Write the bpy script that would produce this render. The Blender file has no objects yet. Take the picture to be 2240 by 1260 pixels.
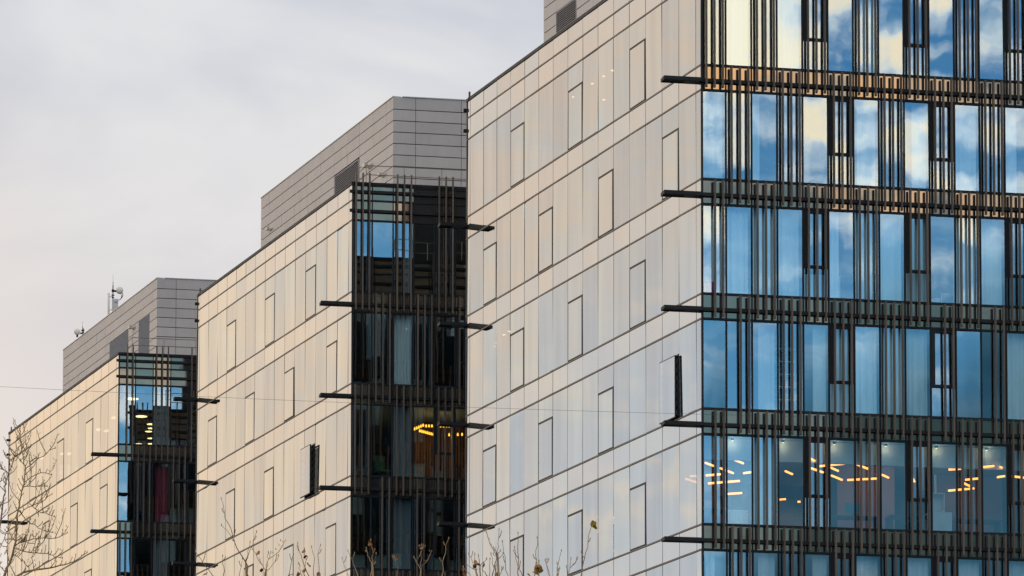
import bpy, bmesh, math, random
from mathutils import Vector, Matrix
random.seed(11)
sc = bpy.context.scene
R = math.radians

# ------------------------------------------------------------------ camera
cam = bpy.data.cameras.new('camera')
cam_ob = bpy.data.objects.new('camera', cam)
sc.collection.objects.link(cam_ob)
cam.sensor_width = 36.0
cam.lens = 9500.0 / 2240.0 * 36.0
cam.shift_y = (1831.94 - 630.0) / 2240.0
cam.clip_start = 0.5
cam.clip_end = 9000.0
cam_ob.matrix_world = (Matrix.Translation((0, 0, 1.7)) @ Matrix.Rotation(R(90) + 0.08728, 4, 'X')
                       @ Matrix.Rotation(0.00176, 4, 'Z'))
sc.camera = cam_ob

# ------------------------------------------------------------------ render settings
sc.view_settings.view_transform = 'Standard'
sc.view_settings.look = 'None'
sc.view_settings.exposure = 0.0
sc.view_settings.gamma = 1.0
sc.view_settings.use_curve_mapping = False
sc.cycles.max_bounces = 8
sc.cycles.transparent_max_bounces = 12
sc.cycles.glossy_bounces = 5
sc.cycles.diffuse_bounces = 3
sc.cycles.caustics_reflective = False
sc.cycles.caustics_refractive = False
sc.cycles.sample_clamp_indirect = 6.0
sc.cycles.use_denoising = True
try:
    sc.cycles.denoiser = 'OPENIMAGEDENOISE'
except Exception:
    pass

# ------------------------------------------------------------------ sun and sky
SUN_AZ = 60.0      # degrees to the left of the view axis (+Y)
SUN_EL = 13.0
def dirv(az_right, el):
    a, e = R(az_right), R(el)
    return Vector((math.sin(a) * math.cos(e), math.cos(a) * math.cos(e), math.sin(e)))
sun_dir = dirv(-SUN_AZ, SUN_EL)
sun = bpy.data.lights.new('sun', 'SUN')
sun.energy = 0.8
sun.angle = R(12)
sun.color = (1.0, 0.83, 0.62)
sun_ob = bpy.data.objects.new('sun', sun)
sc.collection.objects.link(sun_ob)
sun_ob.rotation_euler = (-sun_dir).to_track_quat('-Z', 'Y').to_euler()

world = bpy.data.worlds.new('World')
sc.world = world
world.use_nodes = True
wt = world.node_tree
for n in list(wt.nodes):
    wt.nodes.remove(n)
class G:
    """small helper for writing node graphs"""
    def __init__(self, tree): self.t = tree
    def n(self, kind, **kw):
        nd = self.t.nodes.new(kind)
        for k, v in kw.items(): setattr(nd, k, v)
        return nd
    def put(self, sock, v):
        if isinstance(v, bpy.types.NodeSocket): self.t.links.new(v, sock)
        else:
            if isinstance(v, (tuple, list)) and len(v) == 3 and sock.type == 'RGBA': v = (*v, 1.0)
            sock.default_value = v
    def math(self, op, a, b=0.0, c=0.0, clamp=False):
        nd = self.n('ShaderNodeMath', operation=op, use_clamp=clamp)
        self.put(nd.inputs[0], a); self.put(nd.inputs[1], b); self.put(nd.inputs[2], c)
        return nd.outputs[0]
    def vmath(self, op, a, b=(0, 0, 0)):
        nd = self.n('ShaderNodeVectorMath', operation=op)
        self.put(nd.inputs[0], a); self.put(nd.inputs[1], b)
        return nd.outputs['Value'] if op == 'DOT_PRODUCT' else nd.outputs[0]
    def ramp(self, v, a, b, lo=0.0, hi=1.0):
        nd = self.n('ShaderNodeMapRange', interpolation_type='SMOOTHSTEP')
        self.put(nd.inputs['Value'], v)
        nd.inputs['From Min'].default_value = a; nd.inputs['From Max'].default_value = b
        nd.inputs['To Min'].default_value = lo; nd.inputs['To Max'].default_value = hi
        return nd.outputs[0]
    def mix(self, f, a, b):
        nd = self.n('ShaderNodeMix', data_type='RGBA')
        self.put(nd.inputs[0], f); self.put(nd.inputs[6], a); self.put(nd.inputs[7], b)
        return nd.outputs[2]
    def mul(self, a, b):
        nd = self.n('ShaderNodeMix', data_type='RGBA', blend_type='MULTIPLY')
        nd.inputs[0].default_value = 1.0
        self.put(nd.inputs[6], a); self.put(nd.inputs[7], b)
        return nd.outputs[2]
    def noise(self, vec, scale, detail=3.0, rough=0.5, dist=0.0):
        nd = self.n('ShaderNodeTexNoise')
        self.put(nd.inputs['Vector'], vec)
        nd.inputs['Scale'].default_value = scale; nd.inputs['Detail'].default_value = detail
        nd.inputs['Roughness'].default_value = rough; nd.inputs['Distortion'].default_value = dist
        return nd.outputs[0]
    def map(self, vec, scale=(1, 1, 1), loc=(0, 0, 0)):
        nd = self.n('ShaderNodeMapping')
        self.put(nd.inputs[0], vec)
        nd.inputs['Scale'].default_value = scale; nd.inputs['Location'].default_value = loc
        return nd.outputs[0]

g = G(wt)
out = g.n('ShaderNodeOutputWorld')
bg = g.n('ShaderNodeBackground')
bg.inputs['Strength'].default_value = 0.1
wt.links.new(bg.outputs[0], out.inputs[0])
sky = g.n('ShaderNodeTexSky', sky_type='NISHITA', sun_disc=False)
sky.sun_elevation = R(SUN_EL)
sky.sun_rotation = R(-SUN_AZ)
sky.altitude = 100.0
sky.dust_density = 1.5
dv = g.n('ShaderNodeTexCoord').outputs['Generated']
dv = g.vmath('NORMALIZE', dv)
sep = g.n('ShaderNodeSeparateXYZ'); wt.links.new(dv, sep.inputs[0])
dx, dy, dz = sep.outputs
def lobe(az_right, el, r_in, r_out):
    d = g.vmath('DOT_PRODUCT', dv, tuple(dirv(az_right, el)))
    return g.ramp(d, math.cos(R(r_out)), math.cos(R(r_in)))
# blue half of the sky, opposite the sun
blue = g.mix(0.72, g.mul(sky.outputs[0], (1.5, 1.5, 1.5)), (3.5, 11.0, 17.5))
blue = g.mix(g.ramp(dz, 0.10, 0.30), blue, (1.6, 5.4, 11.0))
# broken, front-lit cumulus in that half
cv = g.map(dv, (1.0, 1.0, 4.2))
n1 = g.noise(cv, 15.0, 7.0, 0.54, 0.0)
n2 = g.noise(g.map(dv, (1.0, 1.0, 6.0), (3.1, 0.4, 0.2)), 7.0, 4.0, 0.5)
n1 = g.math('ADD', n1, g.math('MULTIPLY', g.math('SUBTRACT', n2, 0.5), 0.55))
bank = lobe(155.0, 16.2, 0.9, 2.1)
n1 = g.math('ADD', n1, g.math('MULTIPLY', bank, 0.22))
n1 = g.math('SUBTRACT', n1, g.math('MULTIPLY', lobe(159.5, 12.8, 0.6, 2.6), 0.14))
n1 = g.math('ADD', n1, g.ramp(dz, math.sin(R(11.6)), math.sin(R(14.6)), -0.10, 0.055))
cum = g.ramp(n1, 0.465, 0.65)
cumcol = g.mix(g.ramp(n1, 0.56, 0.74), (19.5, 20.5, 21.5), (30.5, 24.0, 16.5))
wisp = g.noise(g.map(dv, (1.0, 1.0, 9.0), (5, 1, 8)), 11.0, 4.0, 0.55, 0.0)
blue = g.mix(g.math('MULTIPLY', g.ramp(wisp, 0.40, 0.68), 0.48), blue, (12.0, 15.5, 18.0))
south = g.mix(g.math('MULTIPLY', cum, 0.95), blue, cumcol)
# low slate-blue cloud bank on that side
slate_n = g.noise(g.map(dv, (1, 1, 5.0), (7, 2, 1)), 9.0, 3.0)
slate_f = lobe(180 - 31.0, 6.0, 5.2, 7.3)
slate_c = g.mix(g.ramp(slate_n, 0.3, 0.7), (0.22, 1.0, 1.7), (0.8, 2.3, 3.3))
south = g.mix(g.math('MULTIPLY', slate_f, 0.93), south, slate_c)
# brighter overhead cloud on that side, added to whiten and lift light on fronts
south = g.mix(g.ramp(dz, 0.29, 0.42), south, (12.5, 11.8, 10.9))
# even pale-grey deck covering the half the camera looks at
dn = g.noise(g.map(dv, (1, 1, 1.8), (2, 5, 3)), 9.0, 5.0, 0.52, 0.4)
deck = g.mix(g.ramp(dn, 0.37, 0.65), (5.6, 5.95, 6.75), (7.7, 7.75, 7.95))
deck = g.mix(g.ramp(dz, 0.12, 0.29, 0.75, 0.0), deck, (8.7, 7.75, 7.0))
deck = g.mix(g.math('MULTIPLY', lobe(-13.0, 9.0, 1.0, 9.5), 0.55), deck, (9.3, 8.0, 7.0))
glow = lobe(-27.5, 8.5, 3.0, 15.0)
deck = g.mix(g.math('MULTIPLY', glow, 0.85), deck, (10.3, 8.0, 5.5))
side_n = g.noise(g.map(dv, (1, 1, 3.0), (9, 4, 6)), 30.0, 5.0, 0.6, 0.6)
tan = g.mix(g.ramp(side_n, 0.38, 0.66), (7.7, 6.3, 5.0), (6.5, 6.3, 5.9))
low = lobe(-43.5, 7.6, 3.1, 6.4)
tan = g.mix(g.math('MULTIPLY', low, 0.92), tan, g.mix(g.ramp(side_n, 0.50, 0.68), (5.5, 6.25, 7.1), (8.0, 7.3, 6.4)))
deck = g.mix(g.math('MULTIPLY', lobe(-48.0, 11.0, 5.0, 15.0), 0.92), deck, tan)
cover = g.ramp(g.math('ADD', dy, g.math('MULTIPLY', g.math('SUBTRACT', n2, 0.5), 0.5)), -0.35, 0.15)
col = g.mix(cover, south, deck)
col = g.mix(g.ramp(dz, -0.02, 0.0), (1.2, 1.2, 1.15), col)
wt.links.new(col, bg.inputs['Color'])

# ------------------------------------------------------------------ materials
M = {}
def newmat(name):
    m = bpy.data.materials.new(name); m.use_nodes = True
    for n in list(m.node_tree.nodes): m.node_tree.nodes.remove(n)
    M[name] = m
    return m, G(m.node_tree)
def objvec(g):
    tc = g.n('ShaderNodeTexCoord').outputs['Object']
    rnd = g.n('ShaderNodeObjectInfo').outputs['Random']
    off = g.n('ShaderNodeCombineXYZ')
    g.put(off.inputs[0], g.math('MULTIPLY', rnd, 57.0)); g.put(off.inputs[1], g.math('MULTIPLY', rnd, 31.0)); g.put(off.inputs[2], g.math('MULTIPLY', rnd, 83.0))
    return g.vmath('ADD', tc, off.outputs[0]), rnd
def finish(g, sh):
    o = g.n('ShaderNodeOutputMaterial'); g.t.links.new(sh, o.inputs[0])
def paint(name, col, rough=0.5, metal=0.0, var=0.18, scale=3.0, stretch=(1, 1, 1), spec=0.4, bump=0.0, objvar=0.0):
    m, g = newmat(name)
    v, rnd = objvec(g)
    nz = g.noise(g.map(v, stretch), scale, 5.0, 0.6)
    f = g.ramp(nz, 0.25, 0.75, 1.0 - var, 1.0 + var)
    if objvar: f = g.math('MULTIPLY', f, g.math('MULTIPLY_ADD', rnd, 2 * objvar, 1.0 - objvar))
    comb = g.n('ShaderNodeCombineColor')
    for i in range(3): g.put(comb.inputs[i], g.math('MULTIPLY', f, col[i]))
    p = g.n('ShaderNodeBsdfPrincipled')
    g.put(p.inputs['Base Color'], comb.outputs[0])
    g.put(p.inputs['Roughness'], g.ramp(nz, 0.2, 0.8, max(0.05, rough - 0.08), min(1, rough + 0.08)))
    p.inputs['Metallic'].default_value = metal
    p.inputs['Specular IOR Level'].default_value = spec
    if bump:
        b = g.n('ShaderNodeBump'); b.inputs['Strength'].default_value = 1.0; b.inputs['Distance'].default_value = bump
        g.put(b.inputs['Height'], nz); g.t.links.new(b.outputs[0], p.inputs['Normal'])
    finish(g, p.outputs[0])
    return m
def glass(name, tint, refl, clear, clear_tint, wave, wscale, wstretch, rough=0.0, under=None, schlick=0.6, objtint=0.05, streak=0.0):
    """coated pane: mirror layer over clear (or back-painted) glass; back faces are plain clear"""
    m, g = newmat(name)
    v, rnd = objvec(g)
    b = g.n('ShaderNodeBump'); b.inputs['Strength'].default_value = 1.0; b.inputs['Distance'].default_value = wave
    g.put(b.inputs['Height'], g.noise(g.map(v, wstretch), wscale, 1.5, 0.4))
    gl = g.n('ShaderNodeBsdfGlossy'); gl.inputs['Roughness'].default_value = rough
    g.t.links.new(b.outputs[0], gl.inputs['Normal'])
    f = g.math('MULTIPLY_ADD', rnd, 2 * objtint, 1.0 - objtint)
    if streak:
        sn = g.noise(g.map(v, (1.0, 1.0, 0.08)), 1.7, 2.5, 0.5)
        f = g.math('MULTIPLY', f, g.ramp(sn, 0.3, 0.7, 1.0 - streak, 1.0))
    comb = g.n('ShaderNodeCombineColor')
    g.put(comb.inputs[0], g.math('MULTIPLY', f, tint[0])); g.put(comb.inputs[1], g.math('MULTIPLY', f, tint[1]))
    g.put(comb.inputs[2], g.math('MULTIPLY', g.math('MULTIPLY_ADD', f, 0.7, 0.3), tint[2]))
    g.t.links.new(comb.outputs[0], gl.inputs['Color'])
    if under is None:
        lo = g.n('ShaderNodeBsdfTransparent'); lo.inputs[0].default_value = (*[clear * c for c in clear_tint], 1)
    else:
        lo = g.n('ShaderNodeBsdfDiffuse'); lo.inputs[0].default_value = (*under, 1)
    lw = g.n('ShaderNodeLayerWeight'); lw.inputs['Blend'].default_value = 0.5
    fac = g.math('MULTIPLY_ADD', g.math('POWER', lw.outputs['Facing'], 4.0), (1 - refl) * schlick, refl)
    mx = g.n('ShaderNodeMixShader')
    g.put(mx.inputs[0], fac); g.t.links.new(lo.outputs[0], mx.inputs[1]); g.t.links.new(gl.outputs[0], mx.inputs[2])
    sh = mx.outputs[0]
    if under is None:
        tr = g.n('ShaderNodeBsdfTransparent')
        bk = g.n('ShaderNodeMixShader')
        g.t.links.new(g.n('ShaderNodeNewGeometry').outputs['Backfacing'], bk.inputs[0])
        g.t.links.new(sh, bk.inputs[1]); g.t.links.new(tr.outputs[0], bk.inputs[2])
        sh = bk.outputs[0]
    finish(g, sh)
    return m
def emit(name, col, strength):
    m, g = newmat(name)
    e = g.n('ShaderNodeEmission'); e.inputs[0].default_value = (*col, 1); e.inputs[1].default_value = strength
    finish(g, e.outputs[0]); return m

glass('pane_glass', (0.84, 0.96, 1.0), 0.33, 0.97, (0.76, 0.93, 1.0), 0.0016, 1.4, (1, 1, 0.45), objtint=0.03, schlick=0.5)
glass('spandrel_glass', (1.0, 0.71, 0.46), 0.26, 0, (1, 1, 1), 0.0010, 1.6, (1, 1, 1), rough=0.04, under=(0.027, 0.030, 0.034), objtint=0.10, schlick=0.4)
glass('pale_glass', (0.955, 0.945, 0.905), 0.84, 0.8, (0.9, 0.95, 1.0), 0.0026, 0.75, (1, 1, 0.30), rough=0.03, objtint=0.07, schlick=0.4, streak=0.08)
glass('pale_spandrel', (0.955, 0.91, 0.855), 0.88, 0, (1, 1, 1), 0.0009, 1.2, (1, 1, 0.5), rough=0.05, under=(0.30, 0.27, 0.24), objtint=0.035, schlick=0.4, streak=0.03)
paint('dark_frame', (0.014, 0.0155, 0.018), 0.55, 0.0, 0.25, 4.0, spec=0.15)
paint('bronze_fin', (0.088, 0.062, 0.045), 0.5, 0.0, 0.22, 5.0, (1, 1, 0.15), spec=0.25, objvar=0.26)
paint('ledge_metal', (0.015, 0.0155, 0.017), 0.6, 0.0, 0.3, 5.0, spec=0.15)
paint('brown_profile', (0.085, 0.062, 0.050), 0.5, 0.2, 0.2, 4.0)
paint('joint_dark', (0.020, 0.017, 0.016), 0.8, 0.0, 0.2, 4.0)
paint('cladding', (0.400, 0.345, 0.325), 0.55, 0.0, 0.07, 1.5, (1, 1, 0.4), objvar=0.045, bump=0.0015)
paint('cladding_edge', (0.40, 0.37, 0.35), 0.45, 0.3, 0.1, 2.0)
paint('louvre_metal', (0.30, 0.285, 0.30), 0.5, 0.2, 0.1, 2.0)
paint('mesh_metal', (0.15, 0.145, 0.16), 0.6, 0.0, 0.1, 2.0)
paint('rail_metal', (0.20, 0.16, 0.13), 0.45, 0.5, 0.15, 4.0)
paint('roofing', (0.20, 0.19, 0.185), 0.9, 0.0, 0.2, 1.0)
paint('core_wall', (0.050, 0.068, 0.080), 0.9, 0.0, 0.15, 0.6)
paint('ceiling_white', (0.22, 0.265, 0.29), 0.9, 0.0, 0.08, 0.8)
paint('bulkhead_white', (0.78, 0.78, 0.74), 0.85, 0.0, 0.04, 0.8)
paint('grey_cloth', (0.26, 0.27, 0.27), 0.95, 0.0, 0.12, 6.0, (1, 1, 0.05))
paint('curtain_cloth', (0.82, 0.83, 0.80), 0.95, 0.0, 0.08, 6.0, (1, 1, 0.05), objvar=0.12)
paint('red_cloth', (0.33, 0.035, 0.06), 0.95, 0.0, 0.15, 6.0, (1, 1, 0.05))
paint('wood_slat', (0.30, 0.13, 0.05), 0.6, 0.0, 0.3, 6.0, (1, 1, 0.1))
paint('white_enamel', (0.72, 0.72, 0.70), 0.4, 0.0, 0.06, 3.0)
paint('desk_dark', (0.05, 0.045, 0.04), 0.6, 0.0, 0.2, 3.0)
paint('magenta_cloth', (0.38, 0.06, 0.24), 0.9, 0.0, 0.3, 14.0)
paint('teal_screen', (0.05, 0.30, 0.36), 0.35, 0.0, 0.1, 4.0)
paint('mauve_wall', (0.24, 0.165, 0.185), 0.9, 0.0, 0.06, 1.0)
paint('green_cloth', (0.05, 0.13, 0.06), 0.9, 0.0, 0.2, 6.0)
paint('plant_leaf', (0.05, 0.09, 0.04), 0.6, 0.0, 0.3, 8.0)
paint('dish_cream', (0.70, 0.62, 0.52), 0.5, 0.0, 0.08, 4.0)
paint('galvanised', (0.17, 0.165, 0.17), 0.5, 0.5, 0.25, 6.0)
paint('box_grey', (0.50, 0.45, 0.43), 0.5, 0.0, 0.08, 5.0)
paint('lamp_cream', (0.55, 0.48, 0.38), 0.5, 0.0, 0.1, 6.0)
paint('bark_grey', (0.310, 0.200, 0.108), 0.9, 0.0, 0.4, 9.0, (1, 1, 0.3), objvar=0.05)
paint('twig_brown', (0.320, 0.205, 0.108), 0.85, 0.0, 0.35, 12.0)
paint('dry_leaf', (0.27, 0.105, 0.028), 0.7, 0.0, 0.45, 30.0, objvar=0.35)
paint('yellow_leaf', (0.30, 0.21, 0.02), 0.7, 0.0, 0.4, 30.0, objvar=0.3)
paint('bud_tan', (0.36, 0.235, 0.11), 0.8, 0.0, 0.4, 20.0)
paint('cable_black', (0.03, 0.03, 0.03), 0.6, 0.0, 0.1, 4.0)
paint('asphalt', (0.055, 0.054, 0.053), 0.9, 0.0, 0.25, 0.6, bump=0.004)
emit('amber_light', (1.0, 0.34, 0.055), 4.0)
emit('warm_light', (1.0, 0.66, 0.26), 3.2)
emit('bulb_yellow', (1.0, 0.40, 0.025), 3.6)
emit('downlight_warm', (1.0, 0.55, 0.24), 6.0)
emit('ceiling_warm', (1.0, 0.80, 0.48), 3.0)
emit('ceiling_dim', (1.0, 0.78, 0.48), 2.3)

# ------------------------------------------------------------------ mesh helpers
def link(o): sc.collection.objects.link(o); return o
_boxes = {}
BF = [(0, 3, 2, 1), (4, 5, 6, 7), (0, 1, 5, 4), (1, 2, 6, 5), (2, 3, 7, 6), (3, 0, 4, 7)]
class MB:
    """collects boxes and tubes into one mesh"""
    def __init__(self): self.v = []; self.f = []; self.mi = []
    def box(self, x0, x1, y0, y1, z0, z1, mi=0):
        b = len(self.v)
        self.v += [(x0, y0, z0), (x1, y0, z0), (x1, y1, z0), (x0, y1, z0), (x0, y0, z1), (x1, y0, z1), (x1, y1, z1), (x0, y1, z1)]
        for q in BF: self.f.append(tuple(b + i for i in q)); self.mi.append(mi)
        return self
    def ring(self, w, h, t, y0, y1, bottom=None):
        """rectangular frame centred on x, standing on z = 0"""
        bt = t if bottom is None else bottom
        self.box(-w / 2, -w / 2 + t, y0, y1, 0, h); self.box(w / 2 - t, w / 2, y0, y1, 0, h)
        self.box(-w / 2 + t, w / 2 - t, y0, y1, h - t, h); self.box(-w / 2 + t, w / 2 - t, y0, y1, 0, bt)
        return self
    def prism(self, pts, z0, z1, mi=0):
        b = len(self.v); n = len(pts)
        self.v += [(p[0], p[1], z0) for p in pts] + [(p[0], p[1], z1) for p in pts]
        self.f.append(tuple(b + i for i in reversed(range(n)))); self.mi.append(mi)
        self.f.append(tuple(b + n + i for i in range(n))); self.mi.append(mi)
        for i in range(n):
            j = (i + 1) % n
            self.f.append((b + i, b + j, b + n + j, b + n + i)); self.mi.append(mi)
        return self
    def tube(self, pts, rad, seg=6, mi=0, cap=True):
        pts = [Vector(p) for p in pts]; rs = rad if isinstance(rad, (list, tuple)) else [rad] * len(pts)
        base = len(self.v); up = Vector((0.31, 0.93, 0.17)).normalized()
        for i, p in enumerate(pts):
            d = (pts[min(i + 1, len(pts) - 1)] - pts[max(i - 1, 0)])
            d = d.normalized() if d.length > 1e-9 else Vector((0, 0, 1))
            a = d.cross(up)
            if a.length < 0.05: a = d.cross(Vector((1, 0, 0)))
            a.normalize(); c = d.cross(a)
            for k in range(seg):
                t = 2 * math.pi * k / seg
                self.v.append(tuple(p + a * (math.cos(t) * rs[i]) + c * (math.sin(t) * rs[i])))
        for i in range(len(pts) - 1):
            for k in range(seg):
                k2 = (k + 1) % seg
                self.f.append((base + i * seg + k, base + i * seg + k2, base + (i + 1) * seg + k2, base + (i + 1) * seg + k)); self.mi.append(mi)
        if cap:
            self.f.append(tuple(base + k for k in reversed(range(seg)))); self.mi.append(mi)
            e = base + (len(pts) - 1) * seg
            self.f.append(tuple(e + k for k in range(seg))); self.mi.append(mi)
        return self
    def lathe(self, prof, seg=16, axis='Z', origin=(0, 0, 0), mi=0):
        """prof: (radius, height) pairs"""
        b = len(self.v)
        for r, h in prof:
            for k in range(seg):
                t = 2 * math.pi * k / seg
                c, s = r * math.cos(t), r * math.sin(t)
                p = (c, s, h) if axis == 'Z' else ((c, h, s) if axis == 'Y' else (h, c, s))
                self.v.append((p[0] + origin[0], p[1] + origin[1], p[2] + origin[2]))
        for i in range(len(prof) - 1):
            for k in range(seg):
                k2 = (k + 1) % seg
                self.f.append((b + i * seg + k, b + i * seg + k2, b + (i + 1) * seg + k2, b + (i + 1) * seg + k)); self.mi.append(mi)
        self.f.append(tuple(b + k for k in reversed(range(seg)))); self.mi.append(mi)
        e = b + (len(prof) - 1) * seg
        self.f.append(tuple(e + k for k in range(seg))); self.mi.append(mi)
        return self
    def mesh(self, name, mats, smooth=False):
        me = bpy.data.meshes.new(name)
        me.from_pydata(self.v, [], self.f)
        for m in (mats if isinstance(mats, (list, tuple)) else [mats]): me.materials.append(M[m])
        me.polygons.foreach_set('material_index', self.mi)
        if smooth: me.polygons.foreach_set('use_smooth', [True] * len(self.f))
        bm = bmesh.new(); bm.from_mesh(me); bmesh.ops.recalc_face_normals(bm, faces=bm.faces); bm.to_mesh(me); bm.free()
        me.update()
        return me
def add(name, me, loc=(0, 0, 0), rz=0.0, parent=None, tilt=None):
    o = link(bpy.data.objects.new(name, me))
    o.location = loc; o.rotation_euler = (tilt[0] if tilt else 0, 0, rz + (tilt[1] if tilt else 0))
    if parent is not None: o.parent = parent
    return o
def tag(o, label, cat, group=None):
    o['label'] = label; o['category'] = cat
    if group: o['group'] = group
    return o
def thing(name, label, cat, loc=(0, 0, 0), rz=0.0, group=None):
    o = link(bpy.data.objects.new(name, None)); o.location = loc; o.rotation_euler = (0, 0, rz)
    o.empty_display_size = 0.3
    return tag(o, label, cat, group)
def boxmesh(key, mat, *dims):
    """cached box; dims = x0,x1,y0,y1,z0,z1"""
    k = (key, mat) + tuple(round(d, 4) for d in dims)
    if k not in _boxes: _boxes[k] = MB().box(*dims).mesh(key, mat)
    return _boxes[k]
_cache = {}
def cached(key, fn):
    if key not in _cache: _cache[key] = fn()
    return _cache[key]

# ------------------------------------------------------------------ ground
gm = MB()
gm.v = [(-4000, -4000, 0), (4000, -4000, 0), (4000, 4000, 0), (-4000, 4000, 0)]; gm.f = [(0, 1, 2, 3)]; gm.mi = [0]
ground = add('ground', gm.mesh('ground', 'asphalt')); ground['kind'] = 'structure'

# ------------------------------------------------------------------ office blocks
TL, TF = 0.34631, 0.19552           # plan angles of the pale side and of the finned end
UL = Vector((-math.sin(TL), math.cos(TL), 0)); NL = Vector((-math.cos(TL), -math.sin(TL), 0))
UF = Vector((math.cos(TF), math.sin(TF), 0)); NF = Vector((math.sin(TF), -math.cos(TF), 0))
RZ_F, RZ_L, RZ_B = TF, TL - math.pi / 2, TF + math.pi
H, SP = 3.6, 0.784
U1 = 37.346
LEN = 22.08                          # length of the pale side
ROOF = 41.66
def zU(k): return U1 - (k - 1) * H   # sill line above storey band k
def zL(k): return zU(k) - SP         # head line below it
BAY0, BAY = 0.795, 0.820
def bay_x(i): return 0.0 if i == 0 else BAY0 + BAY * (i - 1)

class Face:
    """a facade plane: x runs to the right as seen from outside, y runs inward"""
    def __init__(self, root, origin, rz):
        self.root = root; self.o = Vector(origin); self.rz = rz
        self.ux = Vector((math.cos(rz), math.sin(rz), 0)); self.uy = Vector((-math.sin(rz), math.cos(rz), 0))
    def p(self, x, y, z): return self.o + self.ux * x + self.uy * y + Vector((0, 0, z))
    def add(self, name, me, x, y, z, tilt=None, parent=None):
        return add(name, me, self.p(x, y, z), self.rz, parent or self.root, tilt)

def finned_front(face, nbays, rows, skip=(), vents=True, arms='left', top_fins=True, detail_seed=0, right=False, xo=0.0, zbar=-0.50, mirrored=False):
    """the dark end: bays of tall panes, glass bands, ledge bars and bronze fins.
    mirrored: bays are counted from the right-hand corner"""
    rnd = random.Random(detail_seed)
    W = bay_x(nbays)
    fx = (lambda x: W - x) if mirrored else (lambda x: x)
    zbot = zL(rows + 0) if rows > 0 else zL(1)
    zlow = zU(rows) - SP - 0.02
    for i in range(nbays + 1):
        x = fx(bay_x(i)); w = 0.034
        if i == 0: x = fx(0.03); w = 0.062
        face.add('mullion', boxmesh('mullion', 'dark_frame', -w / 2, w / 2, -0.035, 0.12, 0, ROOF - 0.1 - zlow), x, 0, zlow)
    # horizontal rails
    lev = [41.30 + 0.24, U1 + H] + [zL(0)]
    for k in range(1, rows + 1): lev += [zU(k), zL(k)]
    for z in lev:
        face.add('transom', boxmesh('transom', 'dark_frame', 0, W, -0.028, 0.11, -0.033, 0.033), 0, 0, z)
    face.add('coping', boxmesh('coping', 'dark_frame', -0.02, W, -0.05, 0.35, 0, 0.09), 0, 0, ROOF - 0.09)
    # ledge bars
    bars = [(zU(k) + zbar, True) for k in range(1, rows + 1)] + [(U1 + H + 0.33, False), (U1 + H - 0.42, False)]
    for z, arm in bars:
        face.add('ledge_bar', boxmesh('ledge_bar', 'ledge_metal', 0, W, -0.11, -0.036, -0.055, 0.055), 0, 0, z)
        if arm and arms:
            am = cached(('arm', arms), lambda: arm_mesh(arms))
            face.add('ledge_arm', am, 0 if arms == 'left' else W, 0, z)
        elif arms:
            face.add('bar_end', boxmesh('bar_end', 'ledge_metal', -0.05, 0.05, -0.11, 0.0, -0.055, 0.055), -0.05 if arms == 'left' else W + 0.05, 0, z)
    # panels and windows
    for b in range(nbays):
        x0, x1 = sorted((fx(bay_x(b)), fx(bay_x(b + 1)))); xc = (x0 + x1) / 2; w = x1 - x0 - 0.034
        if b == 0: xc += -0.008 if mirrored else 0.008; w -= 0.016
        bands = [(U1 + H + 0.035, 41.51), (zL(0) + 0.035, U1 + H - 0.035)] + [(zL(k) + 0.035, zU(k) - 0.035) for k in range(1, rows + 1)]
        for z0, z1 in bands:
            h = z1 - z0
            face.add('spandrel_panel', boxmesh('spandrel_panel', 'spandrel_glass', -w / 2, w / 2, 0, 0.03, -h / 2, h / 2), xc, 0.012, (z0 + z1) / 2,
                     tilt=(rnd.gauss(0, 0.003), rnd.gauss(0, 0.003)))
        for r in range(rows):
            z0, z1 = zU(r + 1) + 0.033, zL(r) - 0.033
            h = z1 - z0
            tl = (rnd.gauss(0, 0.0045), rnd.gauss(0, 0.0045))
            is_vent = vents and ((r % 2 == 0 and b % 4 == 0 and b > 0) or (r % 2 == 1 and b % 4 == 1 and b > 1))
            fm = cached(('wf', round(w, 3)), lambda: MB().ring(w, h, 0.011, -0.012, 0.06).mesh('window_frame', 'dark_frame'))
            wf = face.add('window', fm, xc, 0, z0)
            if mirrored and rnd.random() < 0.6:  # pale sheets added behind rear panes to brighten them in the opposite glass
                hb = round(h * rnd.choice((0.45, 0.7, 0.98)), 2)
                add('rear_fill_sheet', boxmesh('rear_fill_sheet', 'curtain_cloth', -w / 2 + 0.03, w / 2 - 0.03, 0.10, 0.115, 0, hb), (0, 0, h - hb), 0, wf)
            if is_vent:
                zt = 0.33 * h
                sash = cached(('sash', round(w, 3)), lambda: MB().ring(w - 0.03, h - 0.011 - 0.33 * h, 0.105, -0.022, 0.05, 0.10).mesh('sash', 'dark_frame'))
                add('sash', sash, (0, 0, zt), 0, wf)
                pane_in(wf, w - 0.03 - 0.21, h - 0.011 - zt - 0.205, 0, zt + 0.10, tl)
                pane_in(wf, w - 0.022, zt - 0.011, 0, 0.011, (tl[0] + rnd.gauss(0, 0.004), tl[1] + rnd.gauss(0, 0.004)))
            else:
                pane_in(wf, w - 0.022, h - 0.022, 0, 0.011, tl)
    # fins
    for r in range(rows + 1):
        ztop = ROOF + 0.33 if r == 0 else zU(r) - 0.05
        zb = zL(r + 1) + 0.05 if r < rows else zL(r) - 1.4
        if r == rows: continue
        for b in range(nbays):
            if (r + b) % 2: continue
            for j, fr in enumerate((0.17, 0.50, 0.83)):
                if (r, b, j) in skip: continue
                x0, x1 = bay_x(b), bay_x(b + 1)
                x = fx(x0 + (x1 - x0) * fr)
                face.add('fin', boxmesh('fin', 'bronze_fin', -0.029, 0.029, -0.215, -0.112, 0, ztop - zb), x, 0, zb)
    # stubs of the next row below
    r = rows
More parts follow.
